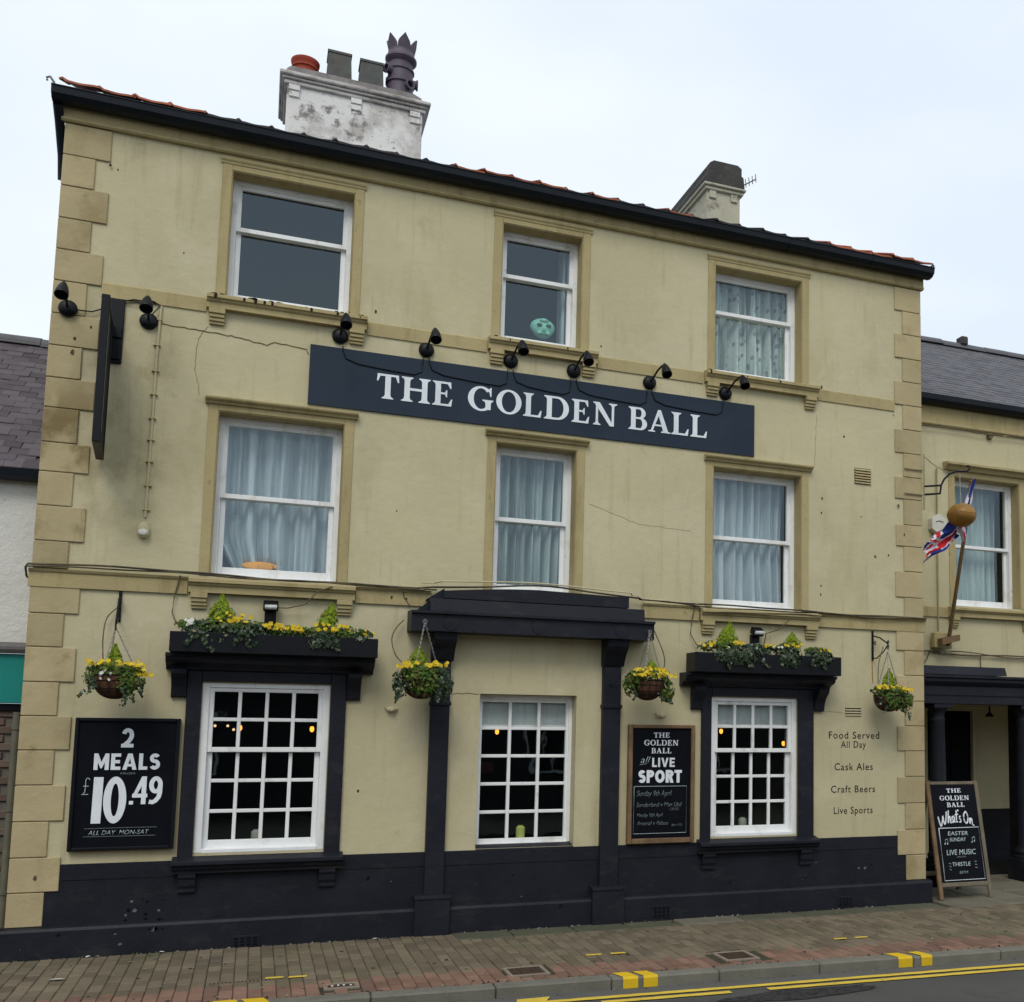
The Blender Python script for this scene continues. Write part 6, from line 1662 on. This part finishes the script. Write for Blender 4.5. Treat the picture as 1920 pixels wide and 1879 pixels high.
# colour index 0 blue, 1 red, 2 white
cl = cloth([(10.06, .26, 5.12), (9.96, .26, 4.92), (9.80, .20, 4.62)], [(10.075, .27, 5.13), (10.04, .30, 4.90), (9.93, .28, 4.60)], 0, 0, [(.0, .62, 0, -.25)], 1)
cl.build('upper_fold', [M['blue'], M['red'], M['flagwhite']], t, recalc=False)
def union(u, v):
    """Part of a union flag: the red cross runs down the cloth, saltire bands cut the blue corners."""
    w = v - .06 * math.sin(u * 5)
    if .56 < w < .80: return 1 if u < .62 else (1 if w > .66 else 2)
    if .50 < w < .86 and u < .62: return 2
    d = (u - .56) * 1.5 + (w - .5)
    if abs(d) < .05: return 1
    if abs(d) < .14: return 2
    d2 = (u - .84) * 1.7 - (w - .5)
    if abs(d2) < .13: return 1
    if abs(d2) < .28: return 2
    return 0
cl = cloth([(9.66, .17, 4.56), (9.44, .13, 4.40), (9.20, .10, 4.22)], [(9.80, .22, 4.40), (9.54, .16, 4.19), (9.215, .12, 4.00)], 0, 0, union, 2)
cl.build('lower_fold', [M['blue'], M['red'], M['flagwhite']], t, recalc=False)
cl = cloth([(9.66, .16, 4.52), (9.76, .17, 4.40), (9.84, .2, 4.30)], [(9.90, .24, 4.58), (9.90, .24, 4.44), (9.88, .24, 4.30)], 0, 0, [(-1, .22, 2, -.3), (.22, .60, 1, -.35), (.60, .74, 2, -.35), (.74, 2, 0, -.35)], 3)
cl.build('hanging_fold', [M['blue'], M['red'], M['flagwhite']], t, recalc=False)

# ------------------------------------------------------------------ side wing with porch, set back on the right
wing = thing('side_wing', 'lower cream wing with slate roof and columned porch right of the pub', 'building', (11, 1.35, 0))
WY = 1.35
WO = (10.56, 11.66, 3.66, 5.45)
DO = (9.75, 13.0, -.1, 2.312)
mb = MB(); slab(mb, PW + .001, 20, -.25, 6.46, WY, WY + .3, [WO, DO, (13.2, 14.3, 3.66, 5.45)]); mb.build('wall', M['stucco'], wing)
mb = MB(); mb.box(PW + .001, 20, WY + 3.0, WY + 3.1, -.2, 6.4); mb.box(PW + .001, 20, WY + .302, WY + 2.99, 2.9, 3.1); mb.box(PW + .001, 20, WY + .302, WY + 2.99, -.2, .01); mb.box(PW + .001, 20, WY + .302, WY + 2.99, 6.35, 6.42); mb.build('room', M['interior'], wing)
for op in (WO, (13.2, 14.3, 3.66, 5.45)):
    window(wing, op, 4.52, yf=.17, y0=WY); architrave(wing, op, WY, w=.10, hood=False)
mb = MB(); mb.prism([(WY + .01, 5.53), (WY - .05, 5.53), (WY - .08, 5.57), (WY - .13, 5.59), (WY - .13, 5.62), (WY + .01, 5.64)], 'x', 10.37, 11.85); mb.build('hood_moulding', M['trim'], wing)
stone_sill(wing, 10.42, 11.83, 3.50, 3.64, WY); stone_sill(wing, 13.06, 14.45, 3.50, 3.64, WY)
for (a, b2) in ((PW + .03, 10.42), (11.83, 13.06), (14.45, 18)):
    profile_x('string_course', [(WY + .01, 3.49), (WY - .024, 3.49), (WY - .024, 3.62), (WY + .01, 3.64)], a, b2, M['trim'], wing)
profile_x('frieze', [(WY + .01, 6.13), (WY - .03, 6.13), (WY - .045, 6.145), (WY - .045, 6.17), (WY - .03, 6.18), (WY - .03, 6.40), (WY + .01, 6.40)], PW + .03, 20, M['trim'], wing)
profile_x('gutter', [(WY - .02, 6.47), (WY - .03, 6.41), (WY - .08, 6.39), (WY - .14, 6.40), (WY - .19, 6.44), (WY - .2, 6.51), (WY - .02, 6.51)], PW + .03, 20, M['gutter'], wing)
mb = MB()
def wz(y): return 6.50 + (y - (WY - .12)) * .70
mb.add([(PW + .01, WY - .12, wz(WY - .12) - .03), (20, WY - .12, wz(WY - .12) - .03), (20, 4.15, wz(4.15) - .03), (PW + .01, 4.15, wz(4.15) - .03), (20, 8, 6.0), (PW + .01, 8, 6.0)], [(0, 1, 2, 3), (3, 2, 4, 5)])
wroof = mb.build('roof', M['slategrey'], wing, recalc=False)
mb = MB(); rr = random.Random(9); row = 0; y = WY - .14
while y < 4.1:
    x = PW + .03 + (.12 if row % 2 else 0)
    while x < 17.5:
        zz = wz(y) + rr.uniform(.0, .006); d = .105
        mb.add([(x, y, zz), (x + .235, y, zz), (x + .235, y + d + .06, zz + (d + .06) * .70 - .012), (x, y + d + .06, zz + (d + .06) * .70 - .012), (x, y, zz - .012), (x + .235, y, zz - .012)], [(0, 1, 2, 3), (0, 4, 5, 1)])
        x += .24
    y += .105; row += 1
mb.build('slates', M['slategrey'], wroof, recalc=False, kind='stuff')
rmb = MB(); rmb.prism([(.11 * math.cos(a * math.pi / 8), .11 * math.sin(a * math.pi / 8)) for a in range(9)], 'x', 0, .445)
r_me = strip_mesh('ridge_tile', rmb, M['slategrey'])
for i in range(14): piece('ridge_tile', r_me, wroof, (11.0 + i * .45, 4.15, wz(4.15) - .035 + rnd.uniform(-.008, .008)), (0, rnd.uniform(-.02, .02), 0))
mb = MB(); mb.box(12.72, 12.86, 4.02, 4.2, wz(4.15) + .02, wz(4.15) + .17, .02); mb.build('ridge_cap', M['chimdark'], wroof)
# porch
PY = 1.0
mb = MB(); mb.prism([(WY - .002, 2.315), (PY - .10, 2.315), (PY - .10, 2.42), (PY - .115, 2.425), (PY - .115, 2.45), (PY - .10, 2.46), (PY - .10, 2.54), (PY - .14, 2.57), (PY - .17, 2.60), (PY - .17, 2.635), (PY - .20, 2.65), (PY - .20, 2.68), (WY - .002, 2.70)], 'x', 9.13, 16); mb.build('entablature', M['navy'], wing)
mb = MB(); mb.prism([(WY - .002, 2.703), (PY - .16, 2.69), (PY - .12, 2.80), (WY - .002, 2.82)], 'x', 9.13, 10.99); mb.build('parapet', M['navy'], wing)
def column(x):
    mb = MB(); mb.lathe([(.120, .42), (.105, .50), (.103, 1.4), (.090, 2.08), (.098, 2.10), (.098, 2.12), (.088, 2.13), (.088, 2.19), (.10, 2.21), (.125, 2.24), (.13, 2.255)], (x, PY + .05, 0), 28)
    c = mb.build('column', M['navy'], wing)
    mb = MB(); mb.box(x - .14, x + .14, PY - .09, PY + .19, 2.257, 2.313, .004); mb.build('abacus', M['navy'], c)
    mb = MB(); mb.box(x - .17, x + .17, PY - .12, PY + .22, -.1, .275, .006); mb.lathe([(.165, .276), (.17, .30), (.165, .325), (.14, .335), (.14, .35), (.15, .365), (.145, .39), (.122, .42)], (x, PY + .05, 0), 28); mb.build('pedestal', M['navy'], c)
column(10.03); column(11.42); column(13.2)
for (a, b2) in ((9.13, 9.748), (13.002, 13.3)):
    mb = MB(); mb.box(a, b2, WY - .05, WY - .001, -.1, 2.313, .005); mb.build('pilaster', M['navy'], wing)
IY = 2.6
mb = MB(); slab(mb, 9.6, 13.2, -.1, 2.45, IY, IY + .12, [(10.95, 11.76, -.1, 2.25)]); mb.box(9.6, 9.748, WY + .301, IY - .001, -.1, 2.45); mb.box(13.002, 13.15, WY + .301, IY - .001, -.1, 2.45); mb.box(9.75, 13.0, WY + .301, IY - .001, 2.313, 2.45); mb.build('porch_wall', M['stucco'], wing)
mb = MB(); mb.box(11.64, 11.80, WY - .04, WY + .3, -.1, 2.311, .005); mb.build('pilaster', M['navy'], wing)
mb = MB(); mb.prism([(WY - .045, 2.06), (WY - .09, 2.10), (WY - .14, 2.2), (WY - .15, 2.311), (WY - .045, 2.311)], 'x', 11.62, 11.80); mb.build('scroll_bracket', M['navy'], wing)
mb = MB(); mb.box(11.78, 12.99, IY - .012, IY - .001, -.1, .80); mb.build('dado', M['navy'], wing)
mb = MB(); mb.box(10.952, 11.758, IY + .06, IY + .1, .012, 2.248, .004); door = mb.build('door', M['board'], wing)
for q in ((11.01, 11.32, .2, .95), (11.39, 11.70, .2, .95), (11.01, 11.32, 1.1, 2.1), (11.39, 11.70, 1.1, 2.1)):
    mb = MB(); mb.box(q[0], q[1], IY + .045, IY + .059, q[2], q[3], .008); mb.build('door_panel', M['board'], door)
mb = MB(); mb.tube([(11.25, WY + .2, 2.312), (11.25, WY + .2, 2.22)], .014, 8); mb.lathe([(.02, .06), (.055, .02), (.06, 0), (.0001, .0)], (11.25, WY + .2, 2.16), 16); tag(mb.build('porch_lamp', M['black']), 'small black lamp hanging under the porch ceiling', 'lamp')
curtain('pale green net curtain in the window of the side wing', M['netgreen'], 10.54, 11.56, 3.68, 5.50, WY + .40, 11, 16, amp=.012)
t = thing('alarm_box', 'white six-sided alarm box on the wing wall beside the flag', 'alarm box', (10.24, WY, 4.7))
hx = [(10.24 + .135 * math.cos(R(60 * i + 30)), 4.745 + .14 * math.sin(R(60 * i + 30))) for i in range(6)]
mb = MB(); mb.prism(hx, 'y', WY - .10, WY - .001); mb.build('case', M['alarm'], t)
mb = MB(); mb.tube([(10.18, WY - .102, 4.77), (10.24, WY - .102, 4.785), (10.30, WY - .102, 4.77)], .006, 5); mb.build('mark', M['pipe'], t)
mb = MB()
mb.tube([(PW + .03 + i * .25, WY - .04, 3.04 + .02 * math.sin(i * .8) - .006 * i) for i in range(22)], .011, 6)
mb.tube([(PW + .03 + i * .25, WY - .045, 3.07 + .016 * math.sin(i * 1.1 + 1) - .009 * i) for i in range(22)], .008, 6)
mb.tube([(10.12, WY - .03, 3.04), (10.06, WY - .03, 2.92), (9.98, WY - .06, 2.84), (9.85, WY - .1, 2.80)], .007, 6)
mb.tube([(10.93, WY - .03, 2.98), (10.94, WY - .03, 2.80)], .007, 6)
tag(mb.build('cable', M['cable']), 'dull cable run along the wing wall above the porch', 'cable')
mb = MB(); mb.tube([(PW + .03 + i * .3, WY - .055, 6.10 + .01 * math.sin(i * 1.7)) for i in range(20)], .009, 6)
mb.lathe([(.05, 0), (.04, .03), (.0001, .035)], n=12, mat=Matrix.Translation((11.15, WY - .02, 6.08)) @ Matrix.Rotation(R(90), 4, 'X'))
tag(mb.build('cable', M['cable']), 'dark cable with a junction box under the eaves of the side wing', 'cable')
mb = MB(); mb.tube([(10.25, WY - .03, 5.53), (10.25, WY - .03, 3.3)], .012, 6); mb.build('downpipe', M['cablecream'], wing)

# ------------------------------------------------------------------ white house at the left edge
lh = thing('left_house', 'white rendered house with purplish slate roof and teal shop fascia at left edge', 'building', (-2, .3, 0))
LY = .30
mb = MB(); mb.box(-9, -.03, LY, LY + .3, 2.62, 4.22); mb.build('wall', M['render'], lh)
mb = MB(); mb.box(-9, -.03, LY + .02, LY + .3, -.25, 2.10); lw = mb.build('lower_wall', M['mortar'], lh)
bmb = MB(); bmb.box(-.105, .105, -.012, .02, -.0315, .0315, .006); b_me = strip_mesh('brick', bmb, M['brick'])
for r_ in range(20):
    for c in range(3): piece('brick', b_me, lw, (-.20 - c * .225 + (.11 if r_ % 2 else 0) - .09, LY + .011 + rnd.uniform(-.002, .002), .66 + r_ * .0725))
profile_x('ledge', [(LY + .01, 2.56), (LY - .10, 2.56), (LY - .12, 2.59), (LY - .12, 2.615), (LY - .05, 2.65), (LY + .01, 2.66)], -9, -.035, M['ledge'], lh)
mb = MB(); mb.box(-9, -.035, LY - .06, LY + .01, 2.125, 2.555, .006); mb.build('fascia_board', M['teal'], lh)
mb = MB(); mb.box(-9, -.035, LY - .03, LY + .01, 2.06, 2.123, .004); mb.build('fascia_foot', M['board'], lh)
mb = MB(); mb.tube([(-.085, LY - .06, 2.05), (-.085, LY - .06, -.05)], .032, 12)
for z in (.5, 1.2, 1.9): mb.lathe([(.04, 0), (.04, .04)], (-.085, LY - .06, z), 12)
mb.build('drainpipe', M['pipe'], lh)
mb = MB(); mb.box(-.6, -.035, LY - .01, LY + .019, -.2, .60, .005); mb.build('plinth', M['board'], lh)
def lz(y): return 4.20 + (y - (LY - .12)) * .80
profile_x('gutter', [(LY - .02, 4.17), (LY - .03, 4.09), (LY - .09, 4.07), (LY - .16, 4.10), (LY - .18, 4.17)], -9, -.035, M['gutter'], lh)
mb = MB(); mb.add([(-9, LY - .14, lz(LY - .14) - .02), (-.03, LY - .14, lz(LY - .14) - .02), (-.03, 2.45, lz(2.45) - .02), (-9, 2.45, lz(2.45) - .02), (-.03, 4.8, 4.2), (-9, 4.8, 4.2)], [(0, 1, 2, 3), (3, 2, 4, 5)])
lroof = mb.build('roof', M['slate'], lh, recalc=False)
smb = MB(); smb.add([(-.071, 0, .009), (.071, 0, .009), (.071, .15, .009 + .15 * .8 - .009), (-.071, .15, .009 + .15 * .8 - .009), (-.071, 0, 0), (.071, 0, 0), (.071, .15, .11), (-.071, .15, .11)], [(0, 1, 2, 3), (0, 4, 5, 1), (1, 5, 6, 2), (3, 7, 4, 0)])
s_me = strip_mesh('slate', smb, M['slate'])
row = 0; y = LY - .15
while y < 2.38:
    for c in range(8):
        x = -.105 - c * .145 + (.0725 if row % 2 else 0)
        if x > -.10: continue
        piece('slate', s_me, lroof, (x + rnd.uniform(-.004, .004), y + rnd.uniform(-.006, .006), lz(y) + rnd.uniform(0, .005)), (0, 0, rnd.uniform(-.012, .012)))
    y += .098; row += 1
for i in range(4): piece('ridge_tile', r_me, lroof, (-.50 - i * .45, 2.45, lz(2.45) - .05 + rnd.uniform(-.01, .01)))

# ------------------------------------------------------------------ the far side of the street, behind the camera: what the panes reflect
opp = thing('terrace_house', 'low dark stone terrace with slate roof on the far side of the street', 'building', (4, -15, 0))
mb = MB(); mb.box(-22, 30, -22, -14.5, -.3, 3.0); mb.build('wall', M['oppbrick'], opp)
mb = MB(); mb.add([(-22.3, -14.2, 2.9), (30.3, -14.2, 2.9), (30.3, -18.2, 5.0), (-22.3, -18.2, 5.0), (30.3, -22.2, 2.9), (-22.3, -22.2, 2.9)], [(0, 1, 2, 3), (3, 2, 4, 5)]); mb.build('roof', M['slategrey'], opp, recalc=False)
for x in range(-20, 29, 4):
    for z in (.9,):
        mb = MB(); mb.box(x, x + 1.1, -14.52, -14.44, z, z + 1.3); w = mb.build('window', M['white'], opp)
        for q in (0, 1):
            mb = MB(); mb.box(x + .07 + q * .5, x + .53 + q * .5, -14.438, -14.43, z + .08, z + 1.22); mb.build('pane', M['oppglass'], w)
    if x % 8 == 0:
        mb = MB(); mb.box(x + 2, x + 3, -18.6, -17.8, 4.4, 5.6, .02); mb.build('chimney', M['oppbrick'], opp)
mb = MB(); mb.box(-40, 60, -14.5, -8.9, -.28, -.005); structure(mb.build('far_pavement', M['flagmoss']))

# repeats share a group
GROUPS = dict(hanging_basket='hanging baskets along the pub front', basket_plants='plants in the hanging baskets', dwarf_conifer='dwarf conifers in troughs and baskets', bedding_plants='plants in the window troughs',
              window_box='flower troughs over the flanking windows', curtain='net curtains in the upper windows', candle_jar='candle jars on the ground floor sills', drain_cover='square covers in the red paving',
              hose='watering hoses at the baskets', litter='scraps of litter on the pavement', wall_fitting='pale shell-shaped wall fittings', floodlight='floodlights over the troughs', roller_blind='blinds in the ground floor windows',
              basket_bracket='iron brackets for the hanging baskets', lamp_cable='black lamp cables')
for o in bpy.data.objects:
    k = o.name.split('.')[0]
    if k in GROUPS and 'category' in o and 'group' not in o: o['group'] = GROUPS[k]
